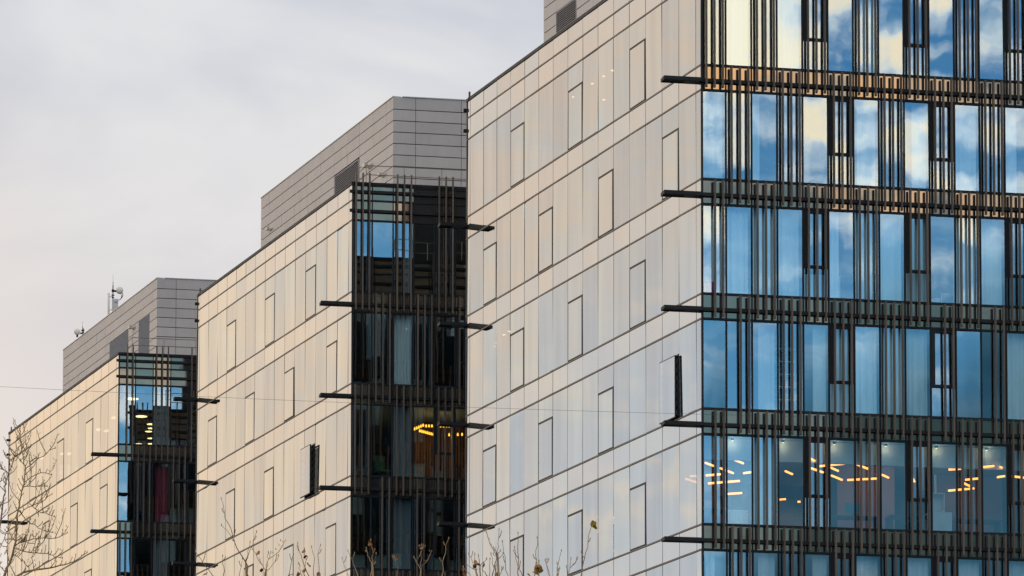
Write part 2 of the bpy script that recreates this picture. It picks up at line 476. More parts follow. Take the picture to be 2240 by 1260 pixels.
    for b in range(nbays):
        if (r + b) % 2: continue
        for j, fr in enumerate((0.17, 0.50, 0.83)):
            x0, x1 = bay_x(b), bay_x(b + 1)
            face.add('fin', boxmesh('fin', 'bronze_fin', -0.034, 0.034, -0.215, -0.112, 0, SP - 0.05 + 0.02), fx(x0 + (x1 - x0) * fr), 0, zlow)
    return W

def pane_in(wf, w, h, y, z, tilt):
    me = cached(('pane', round(w, 3), round(h, 3)), lambda: MB().box(-w / 2, w / 2, 0, 0.012, -h / 2, h / 2).mesh('pane', 'pane_glass'))
    return add('pane', me, (0, y + 0.012, z + h / 2), 0, wf, tilt)

def arm_mesh(side):
    """flat cantilevered frame past the corner: two rails, an end cap, a half deck and an open slot"""
    s = -1 if side == 'left' else 1
    L = 1.17 if side == 'left' else 0.95
    m = MB()
    def bx(a, b, y0, y1, z0, z1):
        lo, hi = sorted((s * a, s * b)); m.box(lo, hi, y0, y1, z0, z1)
    y_out, y_in = -0.20, 0.27
    bx(0.0, L, y_out, y_out + 0.06, -0.055, 0.055)
    bx(0.0, L, y_in - 0.06, y_in, -0.055, 0.055)
    bx(L, L + 0.05, y_out, y_in, -0.055, 0.055)
    bx(0.52, L, y_out + 0.06, y_in - 0.06, -0.035, 0.03)
    bx(0.02, 0.10, y_out + 0.06, y_in - 0.06, -0.05, 0.05)
    return m.mesh('ledge_arm', 'ledge_metal')

NP, PW, STRIP = 15, 1.417, 0.42      # pale panels along the side
VENT_EVEN, VENT_ODD = (3, 7, 11), (1, 5, 9, 13)

def pale_side(face, rows, open_vents, seed):
    """the pale glass side; panel 0 is at the far (left-hand) end"""
    rnd = random.Random(seed)
    zlow = zL(rows) + 0.0
    cols = [(0.012, STRIP - 0.41 + 0.385)] + [(STRIP + PW * i, STRIP + PW * (i + 1)) for i in range(NP)] + [(STRIP + PW * NP, LEN - 0.012)]
    cols[0] = (0.012, STRIP)
    # backing mullions behind the joints and profile rails between the bands
    for i in range(NP + 1):
        x = STRIP + PW * i
        face.add('mullion', boxmesh('mullion', 'joint_dark', -0.03, 0.03, 0.032, 0.14, 0, ROOF - 0.1 - zlow), x, 0, zlow)
    lev = [U1 + H, zL(0)]
    for k in range(1, rows + 1): lev += [zU(k), zL(k)]
    for z in lev:
        face.add('transom', boxmesh('transom', 'brown_profile', 0.0, LEN, -0.014, 0.10, -0.017, 0.017), 0, 0, z)
        face.add('gasket', boxmesh('gasket', 'joint_dark', 0.0, LEN, 0.012, 0.09, -0.050, 0.050), 0, 0.001, z)
    face.add('coping', boxmesh('coping', 'dark_frame', 0.0, LEN, -0.03, 0.4, 0, 0.11), 0, 0, ROOF - 0.11)
    for c, (xa, xb) in enumerate(cols):
        k = c - 1
        w = xb - xa - 0.032; xc = (xa + xb) / 2
        bands = [(U1 + H + 0.036, ROOF - 0.12), (zL(0) + 0.036, U1 + H - 0.036)] + [(zL(q) + 0.036, zU(q) - 0.036) for q in range(1, rows + 1)]
        for z0, z1 in bands:
            h = z1 - z0
            face.add('spandrel_panel', boxmesh('spandrel_panel', 'pale_spandrel', -w / 2, w / 2, 0, 0.03, -h / 2, h / 2), xc, 0, (z0 + z1) / 2,
                     tilt=(rnd.gauss(0, 0.003), rnd.gauss(0, 0.003)))
        for r in range(rows):
            z0, z1 = zU(r + 1) + 0.036, zL(r) - 0.036
            if k in (VENT_EVEN if r % 2 == 0 else VENT_ODD):
                zt = z1 + 0.036 - SP
                h = z1 - zt - 0.03
                face.add('glass_panel', boxmesh('glass_panel', 'pale_glass', -w / 2, w / 2, 0, 0.03, -h / 2, h / 2), xc, 0, zt + 0.03 + h / 2,
                         tilt=(rnd.gauss(0, 0.003), rnd.gauss(0, 0.003)))
                hs = zt - z0
                op = open_vents.get((r, k), 0.0)
                vf = face.add('vent_window', cached(('ventframe', round(w, 3)), lambda: vent_frame(w, hs)), xc, 0, z0)
                sash = add('sash', cached(('ventsash', round(w, 3)), lambda: vent_sash(w - 0.07, hs - 0.03)), (-0.012, -op - 0.006, 0.012), 0, vf)
                wl, hl = w - 0.07 - 0.065, hs - 0.03 - 0.06
                add('pane', cached(('ventpane', round(w, 3)), lambda: MB().box(-wl / 2, wl / 2, 0, 0.012, 0, hl).mesh('pane', 'pale_glass')),
                    (-0.012, -op - 0.008, 0.042), 0, vf, (0, rnd.gauss(0, 0.004)))
                if op > 0:
                    add('stay', cached(('stay', round(op, 2)), lambda: vent_stay(w, hs, op)), (0, 0, 0), 0, vf)
            else:
                h = z1 - z0
                face.add('glass_panel', boxmesh('glass_panel', 'pale_glass', -w / 2, w / 2, 0, 0.03, -h / 2, h / 2), xc, 0, (z0 + z1) / 2,
                         tilt=(rnd.gauss(0, 0.004), rnd.gauss(0, 0.005)))

def vent_frame(w, h):
    m = MB()
    m.box(-w / 2, -w / 2 + 0.02, 0.0, 0.09, 0, h); m.box(w / 2 - 0.045, w / 2, -0.004, 0.09, 0, h)
    m.box(-w / 2 + 0.02, w / 2 - 0.045, -0.004, 0.09, h - 0.02, h + 0.03); m.box(-w / 2 + 0.02, w / 2 - 0.045, -0.004, 0.09, -0.03, 0.008)
    return m.mesh('vent_window', 'dark_frame')
def vent_sash(w, h):
    m = MB(); m.ring(w, h, 0.032, 0.002, 0.05)
    return m.mesh('sash', 'dark_frame')
def vent_stay(w, h, op):
    """folding lattice between frame and pushed-out sash"""
    m = MB()
    for sx in (-1, 1):
        x = sx * (w / 2 - 0.06)
        n = 7
        for i in range(n):
            za, zb = 0.08 + (h - 0.16) * i / n, 0.08 + (h - 0.16) * (i + 1) / n
            m.tube([(x, 0.0, za), (x, -op + 0.01, zb)], 0.008, 4); m.tube([(x + 0.01, 0.0, zb), (x + 0.01, -op + 0.01, za)], 0.008, 4)
    return m.mesh('stay', 'galvanised')

def footprint(W, din):
    """plan outline in block coordinates, pulled in by (front, left, back, right)"""
    f, l, b, r = din
    # front line offset f inward, left line offset l inward
    def cross(p, d, q, e):
        den = d.x * e.y - d.y * e.x
        t = ((q.x - p.x) * e.y - (q.y - p.y) * e.x) / den
        return p + d * t
    P = -NF * f; Q = -NL * l; B = UL * LEN + NF * b; Rr = UF * (W - r)
    a = cross(P, UF, Q, UL); d = cross(B, UF, Q, UL); c = cross(B, UF, Rr, -NF); e = cross(P, UF, Rr, -NF)
    return [(v.x, v.y) for v in (a, e, c, d)]

def office_block(corner, label, rows_front, rows_side, nfront, nback, skip, open_vents, louvres, front_joints, seed):
    root = thing('office_block', label, 'office building', (corner[0], corner[1], 0), 0, 'glass office blocks in a row')
    W = bay_x(nfront) if nfront > 12 else bay_x(15)
    ff = Face(root, (0, 0, 0), RZ_F)
    wf = finned_front(ff, nfront, rows_front, skip, detail_seed=seed)
    lf = Face(root, UL * LEN, RZ_L)
    pale_side(lf, rows_side, open_vents, seed + 1)
    wb = bay_x(nback)
    bf = Face(root, UL * LEN + UF * wb, RZ_B)
    finned_front(bf, nback, max(rows_side, 4), (), vents=True, arms='right', detail_seed=seed + 2, zbar=-0.31, mirrored=True)
    # plain parts of the shell that the picture does not show
    m = MB()
    if wf < W: 
        a, b_ = UF * wf - NF * 0.05, UF * W - NF * 0.05
        m.prism([(a.x, a.y), (b_.x, b_.y), ((b_ - NF * 0.3).x, (b_ - NF * 0.3).y), ((a - NF * 0.3).x, (a - NF * 0.3).y)], 6.0, ROOF - 0.05)
    a = UL * LEN + UF * wb + NF * 0.05; b_ = UL * LEN + UF * W + NF * 0.05
    # right-hand wall
    c0 = UF * W; c1 = UL * LEN + UF * W
    m.prism([(c0.x, c0.y), ((c0 + UF * 0.3).x, (c0 + UF * 0.3).y), ((c1 + UF * 0.3).x, (c1 + UF * 0.3).y), (c1.x, c1.y)], 0.0, ROOF - 0.05)
    m.prism([(a.x, a.y), ((a + NF * 0.3).x, (a + NF * 0.3).y), ((b_ + NF * 0.3).x, (b_ + NF * 0.3).y), (b_.x, b_.y)], 6.0, ROOF - 0.05)
    add('plain_wall', m.mesh('plain_wall', 'dark_frame'), (0, 0, 0), 0, root)
    # lower storeys down to the ground
    zl = min(zL(rows_front), zL(rows_side)) - 0.02
    m = MB()
    fp = footprint(W, (0.0, 0.0, 0.0, 0.0)); fi = footprint(W, (0.12, 0.12, 0.12, 0.12))
    top = zl if rows_front == rows_side else zL(max(rows_front, rows_side)) - 0.02
    z = 0.0
    while z < top - 0.1:
        z1 = min(z + 2.8, top); m.prism(fi, z, z1, 0)
        if z1 < top - 0.01: m.prism(fp, z1, min(z1 + 0.8, top), 1)
        z += 3.6
    add('lower_storeys', m.mesh('lower_storeys', ['pale_spandrel', 'ledge_metal']), (0, 0, 0), 0, root)
    # floors and core
    nrow = max(rows_front, rows_side, 4)
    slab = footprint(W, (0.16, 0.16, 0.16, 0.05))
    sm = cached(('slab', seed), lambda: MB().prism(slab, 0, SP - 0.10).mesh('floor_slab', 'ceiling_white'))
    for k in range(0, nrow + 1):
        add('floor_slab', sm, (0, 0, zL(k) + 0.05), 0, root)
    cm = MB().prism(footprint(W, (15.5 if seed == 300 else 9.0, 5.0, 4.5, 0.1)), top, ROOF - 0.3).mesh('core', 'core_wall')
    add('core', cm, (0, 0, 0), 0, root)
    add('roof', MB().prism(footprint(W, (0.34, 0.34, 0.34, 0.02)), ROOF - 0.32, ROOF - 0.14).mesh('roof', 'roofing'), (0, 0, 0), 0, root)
    penthouse(root, W, louvres, front_joints, seed)
    roof_rails(root, W, seed)
    return root

PT = 45.87
COURSES = [45.87, 45.36] + [45.36 - 0.459 * i for i in range(1, 9)]
def penthouse(root, W, louvres, front_joints, seed):
    rnd = random.Random(seed + 7)
    e, t0, t1 = 2.5, 2.54, 20.88
    o = -NL * e + UL * t0
    pa = o; pb = -NL * e + UL * t1; wid = W - 4.6
    inset = 0.06
    # core of the penthouse, just behind its boards
    a = pa - NL * inset - NF * inset; b = pb - NL * inset + NF * inset; c = b + UF * wid; d = a + UF * wid
    core = add('penthouse', MB().prism([(v.x, v.y) for v in (a, d, c, b)], ROOF - 0.2, PT - 0.03).mesh('penthouse', 'joint_dark'), (0, 0, 0), 0, root)
    capm = MB()
    def lf_strip(p, q, n, th, out):
        r0, r1 = p + n * out, q + n * out
        return [(r0.x, r0.y), (r1.x, r1.y), ((r1 - n * th).x, (r1 - n * th).y), ((r0 - n * th).x, (r0 - n * th).y)]
    capm.prism(lf_strip(pb, pa, NL, 0.35, 0.03), PT, PT + 0.035); capm.prism(lf_strip(pa + UF * 0.36, pa + UF * wid, NF, 0.35, 0.03), PT, PT + 0.035)
    add('roof_edge', capm.mesh('roof_edge', 'cladding_edge'), (0, 0, 0), 0, core)
    lface = Face(core, pb, RZ_L); fface = Face(core, pa, RZ_F)
    Ls = t1 - t0
    js = [0.0] + [t1 - t for t in (19.6, 17.75, 15.9, 14.05, 12.2, 10.3, 8.55, 6.9, 5.15, 3.37)] + [Ls]
    lou = [(t1 - ta, t1 - tb, zt) for ta, tb, zt, kind in louvres]
    for i in range(len(js) - 1):
        for q in range(len(COURSES) - 1):
            z1, z0 = COURSES[q], COURSES[q + 1]
            xa, xb = js[i] + 0.006, js[i + 1] - 0.006
            zc = (z0 + z1) / 2
            parts = [(xa, xb)]
            for la, lb, zt in lou:
                if zc < zt:
                    nxt = []
                    for (u, v) in parts:
                        if v <= la or u >= lb: nxt.append((u, v)); continue
                        if u < la - 0.1: nxt.append((u, la - 0.01))
                        if v > lb + 0.1: nxt.append((lb + 0.01, v))
                    parts = nxt
            for u, v in parts:
                w = round(v - u, 2); h = z1 - z0 - 0.032
                lface.add('cladding_board', boxmesh('cladding_board', 'cladding', -w / 2, w / 2, 0, 0.05, -h / 2, h / 2), (u + v) / 2, 0, zc + 0.012, parent=core,
                          tilt=(0, rnd.gauss(0, 0.002)))
    fj = [0.0] + [x for x in front_joints if x < wid] + [wid]
    for i in range(len(fj) - 1):
        for q in range(len(COURSES) - 1):
            z1, z0 = COURSES[q], COURSES[q + 1]
            w = round(fj[i + 1] - fj[i] - 0.018, 3); h = z1 - z0 - 0.032
            fface.add('cladding_board', boxmesh('cladding_board', 'cladding', -w / 2, w / 2, 0, 0.05, -h / 2, h / 2), (fj[i] + fj[i + 1]) / 2, 0.001, (z0 + z1) / 2 + 0.012, parent=core,
                      tilt=(0, rnd.gauss(0, 0.002)))
    for (ta, tb, zt, kind) in louvres:
        w = ta - tb; h = zt - (ROOF + 0.05); m = MB()
        m.ring(w, h, 0.03, -0.01, 0.05)
        if kind == 'slats':
            n = int(h / 0.075)
            for s_ in range(n):
                z = 0.03 + (h - 0.06) * (s_ + 0.5) / n
                b0 = len(m.v)
                m.v += [(-w / 2 + 0.03, -0.006, z - 0.028), (w / 2 - 0.03, -0.006, z - 0.028), (w / 2 - 0.03, 0.04, z + 0.018), (-w / 2 + 0.03, 0.04, z + 0.018),
                        (-w / 2 + 0.03, -0.006, z - 0.016), (w / 2 - 0.03, -0.006, z - 0.016), (w / 2 - 0.03, 0.04, z + 0.030), (-w / 2 + 0.03, 0.04, z + 0.030)]
                for qf in BF: m.f.append(tuple(b0 + i for i in qf)); m.mi.append(0)
        else:
            # expanded-metal mesh of crossing bars
            n = int((w + h) / 0.13)
            for s_ in range(n):
                u = (s_ + 0.5) * 0.13
                for sg in (1, -1):
                    # line x + z = u inside the rectangle
                    pts = []
                    x_a, z_a = (min(u, w), max(0, u - w)); x_b, z_b = (max(0, u - h), min(u, h))
                    pa_ = (x_a - w / 2, 0.01 if sg > 0 else 0.02, z_a); pb_ = (x_b - w / 2, 0.01 if sg > 0 else 0.02, z_b)
                    if sg < 0: pa_ = (-pa_[0], pa_[1], pa_[2]); pb_ = (-pb_[0], pb_[1], pb_[2])
                    m.tube([pa_, pb_], 0.026, 4)
        lface.add('louvre', m.mesh('louvre', 'louvre_metal' if kind == 'slats' else 'mesh_metal'), t1 - (ta + tb) / 2, 0, ROOF + 0.05, parent=core)

def rail_run(m, pts, z, posts=None, r=0.02, hgt=0.0):
    m.tube([(p.x, p.y, z) for p in pts], r, 6)

def roof_rails(root, W, seed):
    # low safety rail along the pale side, standing on short posts
    m = MB()
    p0 = UL * 0.3 - NL * 0.30; p1 = UL * (LEN - 2.3) - NL * 0.30
    zr = ROOF + 0.145
    m.tube([(p0.x, p0.y, zr), (p1.x, p1.y, zr)], 0.022, 6)
    n = 14
    for i in range(n + 1):
        p = p0.lerp(p1, i / n); m.box(p.x - 0.015, p.x + 0.015, p.y - 0.015, p.y + 0.015, ROOF - 0.15, zr)
    add('safety_rail', m.mesh('safety_rail', 'rail_metal'), (0, 0, 0), 0, root)
    # two-bar guard rail across the roof in front of the penthouse
    m = MB()
    q0 = -NF * 1.25 + UF * 0.75; q1 = q0 + UF * (W - 1.4)
    for z in (ROOF + 0.62, ROOF + 0.98): m.tube([(q0.x, q0.y, z), (q1.x, q1.y, z)], 0.017, 6)
    back = q0 + UL * 1.5 + UF * 0.1
    for z in (ROOF + 0.62, ROOF + 0.98): m.tube([(q0.x, q0.y, z), (back.x, back.y, z)], 0.017, 6)
    k = 0
    while k * 1.5 < (W - 1.4):
        p = q0 + UF * (k * 1.5); m.tube([(p.x, p.y, ROOF - 0.14), (p.x, p.y, ROOF + 0.98)], 0.017, 6); k += 1
    add('guard_rail', m.mesh('guard_rail', 'rail_metal'), (0, 0, 0), 0, root)
    # same rail at the back edge of the roof
    m = MB()
    q0 = UL * LEN + NF * 0.6 + UF * 1.75; q1 = q0 + UF * (W - 2.6)
    for z in (ROOF + 0.45, ROOF + 0.9): m.tube([(q0.x, q0.y, z), (q1.x, q1.y, z)], 0.02, 6)
    k = 0
    while k * 1.5 < (W - 2.6):
        p = q0 + UF * (k * 1.5); m.tube([(p.x, p.y, ROOF - 0.14), (p.x, p.y, ROOF + 0.9)], 0.02, 6); k += 1
    add('guard_rail', m.mesh('guard_rail', 'rail_metal'), (0, 0, 0), 0, root)

CA, CB, CC = Vector((5.819, 132.176, 0)), Vector((-6.234, 165.398, 0)), Vector((-18.288, 198.790, 0))
skipA = {(2, 0, 0), (3, 1, 0), (3, 9, 0), (3, 11, 0), (4, 0, 0)}
skipB = {(3, 1, 0), (3, 3, 2)}
skipC = {(0, 0, 0), (0, 4, 1), (0, 4, 2)}
blockA = office_block(CA, 'nearest glass office block, its end of blue panes and bronze fins filling the right side', 6, 6, 16, 9, skipA, {(3, 13): 0.12},
                      [(19.6, 17.55, 44.44, 'slats')], (0.9, 2.74, 4.55, 6.4), 100)
blockB = office_block(CB, 'middle glass office block with a dark finned end between two pale sides', 4, 5, 8, 9, skipB, {(2, 11): 0.19, (1, 9): 0.02},
                      [(10.22, 7.0, 44.40, 'slats')], (0.9, 2.74, 4.55, 6.4), 200)
blockC = office_block(CC, 'farthest glass office block at the left, under two rooftop aerials', 3, 4, 7, 9, skipC, {},
                      [(11.36, 7.82, 44.42, 'mesh'), (5.85, 3.89, 44.45, 'mesh')], (0.9, 2.76, 4.55, 6.4), 300)

# ------------------------------------------------------------------ things inside the rooms
ORD = ['first', 'second', 'third', 'fourth', 'fifth', 'sixth', 'seventh', 'eighth', 'ninth', 'tenth', 'eleventh', 'twelfth', 'thirteenth', 'fourteenth', 'fifteenth', 'sixteenth']
def inroom(corner, s, d, z=0.0): return corner + UF * s - NF * d + Vector((0, 0, z))
def bay_of(s):
    i = 0
    while bay_x(i + 1) < s: i += 1
    return i
STOREY = ['top storey', 'second storey down', 'third storey down', 'fourth storey down', 'lit fifth storey down', 'sixth storey down']
BLK = {'A': ('nearest block', CA), 'B': ('middle block', CB), 'C': ('farthest block', CC)}

def curtain_mesh(w, h, folds, amp, mat, seed):
    rnd = random.Random(seed); m = MB(); n = folds * 6
    top, bot = [], []
    ph = rnd.random() * 6
    for i in range(n + 1):
        x = -w / 2 + w * i / n
        y = amp * math.sin(i / 6 * 2 * math.pi + ph) * (0.6 + 0.4 * math.sin(i * 0.7 + ph)) + amp * 0.4 * math.sin(i * 0.37)
        top.append((x, y * 0.6)); bot.append((x, y))
    for i in range(n + 1):
        m.v += [(top[i][0], top[i][1], h), (bot[i][0], bot[i][1], 0), (top[i][0], top[i][1] + 0.006, h), (bot[i][0], bot[i][1] + 0.006, 0)]
    for i in range(n):
        a, b = 4 * i, 4 * i + 4
        m.f += [(a, a + 1, b + 1, b), (a + 2, b + 2, b + 3, a + 3)]; m.mi += [0, 0]
    m.f += [(0, 2, 3, 1), (4 * n, 4 * n + 1, 4 * n + 3, 4 * n + 2)]; m.mi += [0, 0]
    return m.mesh('curtain', mat, smooth=True)
CURTAINS = [('A', 2, 0, 0.12, 0.98, 'pale pleated'), ('A', 2, 1, 0.0, 1.0, 'pale pleated'), ('A', 2, 2, 0.0, 1.0, 'pale pleated'), ('A', 2, 3, 0.0, 1.0, 'pale pleated'),
            ('A', 2, 5, 0.0, 0.5, 'half drawn pale'), ('A', 2, 6, 0.1, 0.9, 'pale'), ('A', 2, 7, 0.0, 1.0, 'pale'), ('A', 2, 8, 0.0, 1.0, 'pale'), ('A', 2, 10, 0.0, 0.95, 'pale'), ('A', 2, 11, 0.0, 1.0, 'pale'),
            ('A', 0, 1, 0.0, 1.0, 'pale'), ('A', 0, 3, 0.0, 1.0, 'pale'), ('A', 0, 6, 0.45, 1.0, 'half drawn pale'),
            ('A', 1, 0, 0.0, 1.0, 'pale'), ('A', 1, 2, 0.0, 0.4, 'half drawn pale'), ('A', 1, 6, 0.2, 1.0, 'pale'), ('A', 1, 8, 0.4, 1.0, 'half drawn pale'), ('A', 1, 10, 0.0, 1.0, 'pale'), ('A', 1, 12, 0.1, 0.6, 'half drawn pale'),
            ('A', 3, 2, 0.30, 1.0, 'half drawn pale'), ('A', 3, 4, 0.45, 1.0, 'half drawn pale'), ('A', 3, 5, 0.1, 0.9, 'pale'), ('A', 3, 6, 0.0, 1.0, 'pale pleated'), ('A', 3, 7, 0.2, 1.0, 'pale'), ('A', 3, 8, 0.05, 1.0, 'pale pleated'), ('A', 3, 12, 0.0, 1.0, 'pale'),
            ('A', 4, 2, 0.05, 1.0, 'pale'),
            ('A', 5, 0, 0.2, 0.6, 'half drawn pale'), ('A', 5, 2, 0.28, 1.0, 'half drawn pale'), ('A', 5, 4, 0.4, 1.0, 'half drawn pale'), ('A', 5, 6, 0.0, 1.0, 'pale'), ('A', 5, 8, 0.0, 1.0, 'pale'), ('A', 5, 10, 0.0, 1.0, 'pale'), ('A', 5, 12, 0.0, 1.0, 'pale'),
            ('B', 0, 2, 0.6, 1.0, 'half drawn pale'), ('B', 1, 2, 0.1, 1.0, 'pale pleated'), ('B', 2, 2, 0.0, 0.95, 'grey'), ('B', 3, 2, 0.1, 1.0, 'grey'),
            ('C', 0, 2, 0.0, 1.0, 'grey'), ('C', 1, 2, 0.2, 1.0, 'red'), ('C', 2, 2, 0.1, 0.9, 'grey')]
for n_, (b, r, bay, u0, u1, look) in enumerate(CURTAINS):
    x0, x1 = bay_x(bay) + 0.03, bay_x(bay + 1) - 0.03
    s0, s1 = x0 + (x1 - x0) * u0, x0 + (x1 - x0) * u1
    z0, z1 = zU(r + 1) + 0.0, zL(r) + 0.04
    w = round(s1 - s0, 2)
    mat = 'red_cloth' if look == 'red' else 'grey_cloth' if (b != 'A' and look != 'pale pleated') else 'curtain_cloth'
    me = curtain_mesh(w, z1 - z0, max(2, int(w * (9 if 'pleat' in look else 6))), 0.055 if 'pleat' in look else 0.035, mat, n_)
    o = add('curtain', me, inroom(BLK[b][1], (s0 + s1) / 2, 0.30, z0), RZ_F)
    tag(o, '%s curtain in %s bay from the corner, %s, %s' % (look, ORD[bay], STOREY[r], BLK[b][0]), 'curtain', 'curtains behind the office windows')

# amber tube lights under the ceiling of the lit storey
TUBES = [(0.42, 1.21, 0.75, 1.0), (0.61, 2.01, 0.98, 2.49), (1.31, 2.88, 1.92, 3.67), (1.17, 4.26, 1.59, 3.94), (1.62, 5.7, 2.47, 5.05), (1.14, 1.0, 1.78, 1.85), (2.25, 3.6, 2.44, 3.39), (2.7, 7.58, 3.13, 7.28), (3.45, 2.98, 3.81, 3.48), (3.64, 0.62, 4.04, 1.26), (4.08, 2.27, 4.67, 2.95), (4.24, 1.9, 5.03, 1.17), (5.08, 3.45, 5.65, 4.2), (4.7, 2.09, 5.06, 2.58), (5.32, 1.33, 5.91, 2.06), (5.81, 4.17, 6.69, 3.69), (6.63, 3.01, 6.96, 3.46), (6.5, 4.85, 6.72, 4.81), (8.4, 1.66, 8.76, 1.41), (9.51, 3.34, 9.84, 3.03), (9.56, 5.48, 10.26, 4.88), (9.65, 4.02, 10.03, 4.54), (9.32, 0.98, 9.6, 0.72), (10.34, 2.7, 10.51, 2.43), (10.67, 2.4, 11.2, 2.6), (9.87, 0.86, 10.13, 1.24), (4.66, 8.34, 4.85, 8.18), (5.04, 8.75, 5.76, 8.43), (7.58, 2.98, 7.99, 4.01), (0.7, 4.51, 0.91, 4.4), (0.7, 5.0, 1.18, 5.58)]
seen = {}
ZT = 25.22
for (s0, d0, s1, d1) in sorted(TUBES, key=lambda t: t[1] + t[3]):
    bay = bay_of((s0 + s1) / 2); k = seen.get(bay, 0); seen[bay] = k + 1
    p, q = inroom(CA, s0, d0), inroom(CA, s1, d1)
    ln = (q - p).length
    t = thing('tube_light', 'amber tube light in the lit storey, %s bay from the corner, %s from the top' % (ORD[bay], ORD[k]), 'tube light',
              ((p.x + q.x) / 2, (p.y + q.y) / 2, ZT), math.atan2(q.y - p.y, q.x - p.x), 'amber tube lights in the lit office storey')
    lr = round(ln, 1)
    add('tube', cached(('tube', lr), lambda: MB().tube([(-lr / 2, 0, 0), (lr / 2, 0, 0)], 0.034, 8).mesh('tube', 'amber_light', True)), (0, 0, 0), 0, t)
    add('holder', cached(('hold', lr), lambda: MB().box(-lr / 2, lr / 2, -0.02, 0.02, 0.035, 0.055).tube([(-lr * 0.3, 0, 0.05), (-lr * 0.3, 0, 0.59)], 0.003, 4).tube([(lr * 0.3, 0, 0.05), (lr * 0.3, 0, 0.59)], 0.003, 4).mesh('holder', 'ledge_metal')), (0, 0, 0), 0, t)
# white bulkhead behind the window heads of that storey, with a downlight over every second bay
bk = add('bulkhead', MB().box(0.15, 12.4, 0, 0.12, 0, 0.66).mesh('bulkhead', 'bulkhead_white'), tuple(inroom(Vector((0, 0, 0)), 0, 0.95, zL(4) + 0.05 - 0.66)), RZ_F, blockA)
for s in (1.18, 2.80, 4.45, 6.12, 7.76, 9.40):
    bay = bay_of(s)
    t = thing('downlight', 'small downlight glowing on the white bulkhead, %s bay from the corner' % ORD[bay], 'downlight', tuple(inroom(CA, s, 0.80, zL(4) + 0.05)), RZ_F, 'downlights over the lit storey windows')
    add('can', cached('can', lambda: MB().lathe([(0.045, -0.08), (0.045, 0.0)], 12).mesh('can', 'ledge_metal')), (0, 0, 0), 0, t)
    add('lens', cached('lens', lambda: MB().lathe([(0.036, -0.086), (0.036, -0.081)], 12).mesh('lens', 'ceiling_warm')), (0, 0, 0), 0, t)
def glow(loc, e, col, r, name):
    l = bpy.data.lights.new(name, 'POINT'); l.energy = e; l.color = col; l.shadow_soft_size = r
    ob = link(bpy.data.objects.new(name, l)); ob.location = loc
for s in (1.18, 2.80, 4.45, 6.12, 7.76, 9.40):
    glow(inroom(CA, s, 0.72, zL(4) - 0.10), 1.9, (1.0, 0.80, 0.50), 0.03, 'downlight_glow')
for s, d in ((1.6, 3.0), (4.6, 2.6), (7.2, 3.2), (9.8, 2.8)):
    glow(inroom(CA, s, d, ZT - 0.12), 26.0, (1.0, 0.58, 0.42), 0.3, 'tube_light_glow')
for s0_, s1_, d_ in ((5.6, 7.5, 4.6), (0.5, 2.4, 6.4), (9.2, 11.5, 5.8)):
    add('partition', MB().box(0, s1_ - s0_, 0, 0.1, 0, zL(4) - zU(5) + 0.04).mesh('partition', 'mauve_wall'), tuple(UF * s0_ - NF * d_ + Vector((0, 0, zU(5) - 0.02))), RZ_F, blockA)
# rooms' furniture that shows through the glass
def obj(name, m, mat, loc, label, cat, group=None, smooth=False):
    return tag(add(name, m.mesh(name, mat, smooth), loc, RZ_F), label, cat, group)
zf4 = zU(5) + 0.0
m = MB()
for i in range(14): m.box(-0.34 + i * 0.05, -0.34 + i * 0.05 + 0.032, 0, 0.09, 0.08, 0.52)
m.box(-0.35, 0.36, 0.02, 0.07, 0.06, 0.10); m.box(-0.35, 0.36, 0.02, 0.07, 0.49, 0.54); m.box(-0.3, -0.26, 0.02, 0.07, 0, 0.1); m.box(0.27, 0.31, 0.02, 0.07, 0, 0.1)
obj('radiator', m, 'white_enamel', tuple(inroom(CA, 1.2, 0.34, zf4)), 'white ribbed radiator low behind the second window of the lit storey', 'radiator')
def desk(s, d, z, w, label, items):
    t = thing('desk', label, 'desk', tuple(inroom(CA, s, d, z)), RZ_F, 'desks in the lit office storey')
    add('desk_top', cached(('dt', w), lambda: MB().box(-w / 2, w / 2, -0.35, 0.35, 0.70, 0.74).mesh('desk_top', 'desk_dark')), (0, 0, 0), 0, t)
    lm = cached(('dl', w), lambda: MB().box(-0.03, 0.03, -0.33, 0.33, 0, 0.70).mesh('leg', 'desk_dark'))
    add('leg', lm, (-w / 2 + 0.05, 0, 0), 0, t); add('leg', lm, (w / 2 - 0.05, 0, 0), 0, t)
def monitor(s, d, z, mat, label, rz=0.0):
    t = thing('monitor', label, 'monitor', tuple(inroom(CA, s, d, z)), RZ_F + rz, 'monitors on the lit storey desks')
    add('screen', cached(('scr', mat), lambda: MB().box(-0.27, 0.27, 0, 0.03, 0.12, 0.45).mesh('screen', mat)), (0, 0, 0), 0, t)
    add('stand', cached('std', lambda: MB().box(-0.03, 0.03, 0.03, 0.06, 0.0, 0.25).box(-0.12, 0.12, -0.06, 0.12, 0, 0.015).mesh('stand', 'desk_dark')), (0, 0, 0), 0, t)
for s, d, w, lab in [(1.0, 1.75, 1.5, 'dark desk behind the first two windows of the lit storey'), (3.4, 2.0, 1.6, 'dark desk behind the fourth window of the lit storey'), (5.4, 2.2, 1.7, 'dark desk carrying the teal monitor in the lit storey'), (7.2, 1.8, 1.5, 'dark desk behind the ninth window of the lit storey'), (9.4, 2.1, 1.6, 'dark desk behind the twelfth window of the lit storey')]:
    desk(s, d, zf4, w, lab, None)
monitor(5.45, 2.2, zf4 + 0.74, 'teal_screen', 'teal monitor screen on a desk in the lit storey')
monitor(1.15, 1.75, zf4 + 0.74, 'desk_dark', 'dark monitor on the desk nearest the corner in the lit storey', 0.5)
monitor(3.3, 2.0, zf4 + 0.74, 'desk_dark', 'dark monitor on the fourth window desk in the lit storey', -0.4)
monitor(7.2, 1.8, zf4 + 0.74, 'desk_dark', 'dark monitor on the ninth window desk in the lit storey', 0.3)
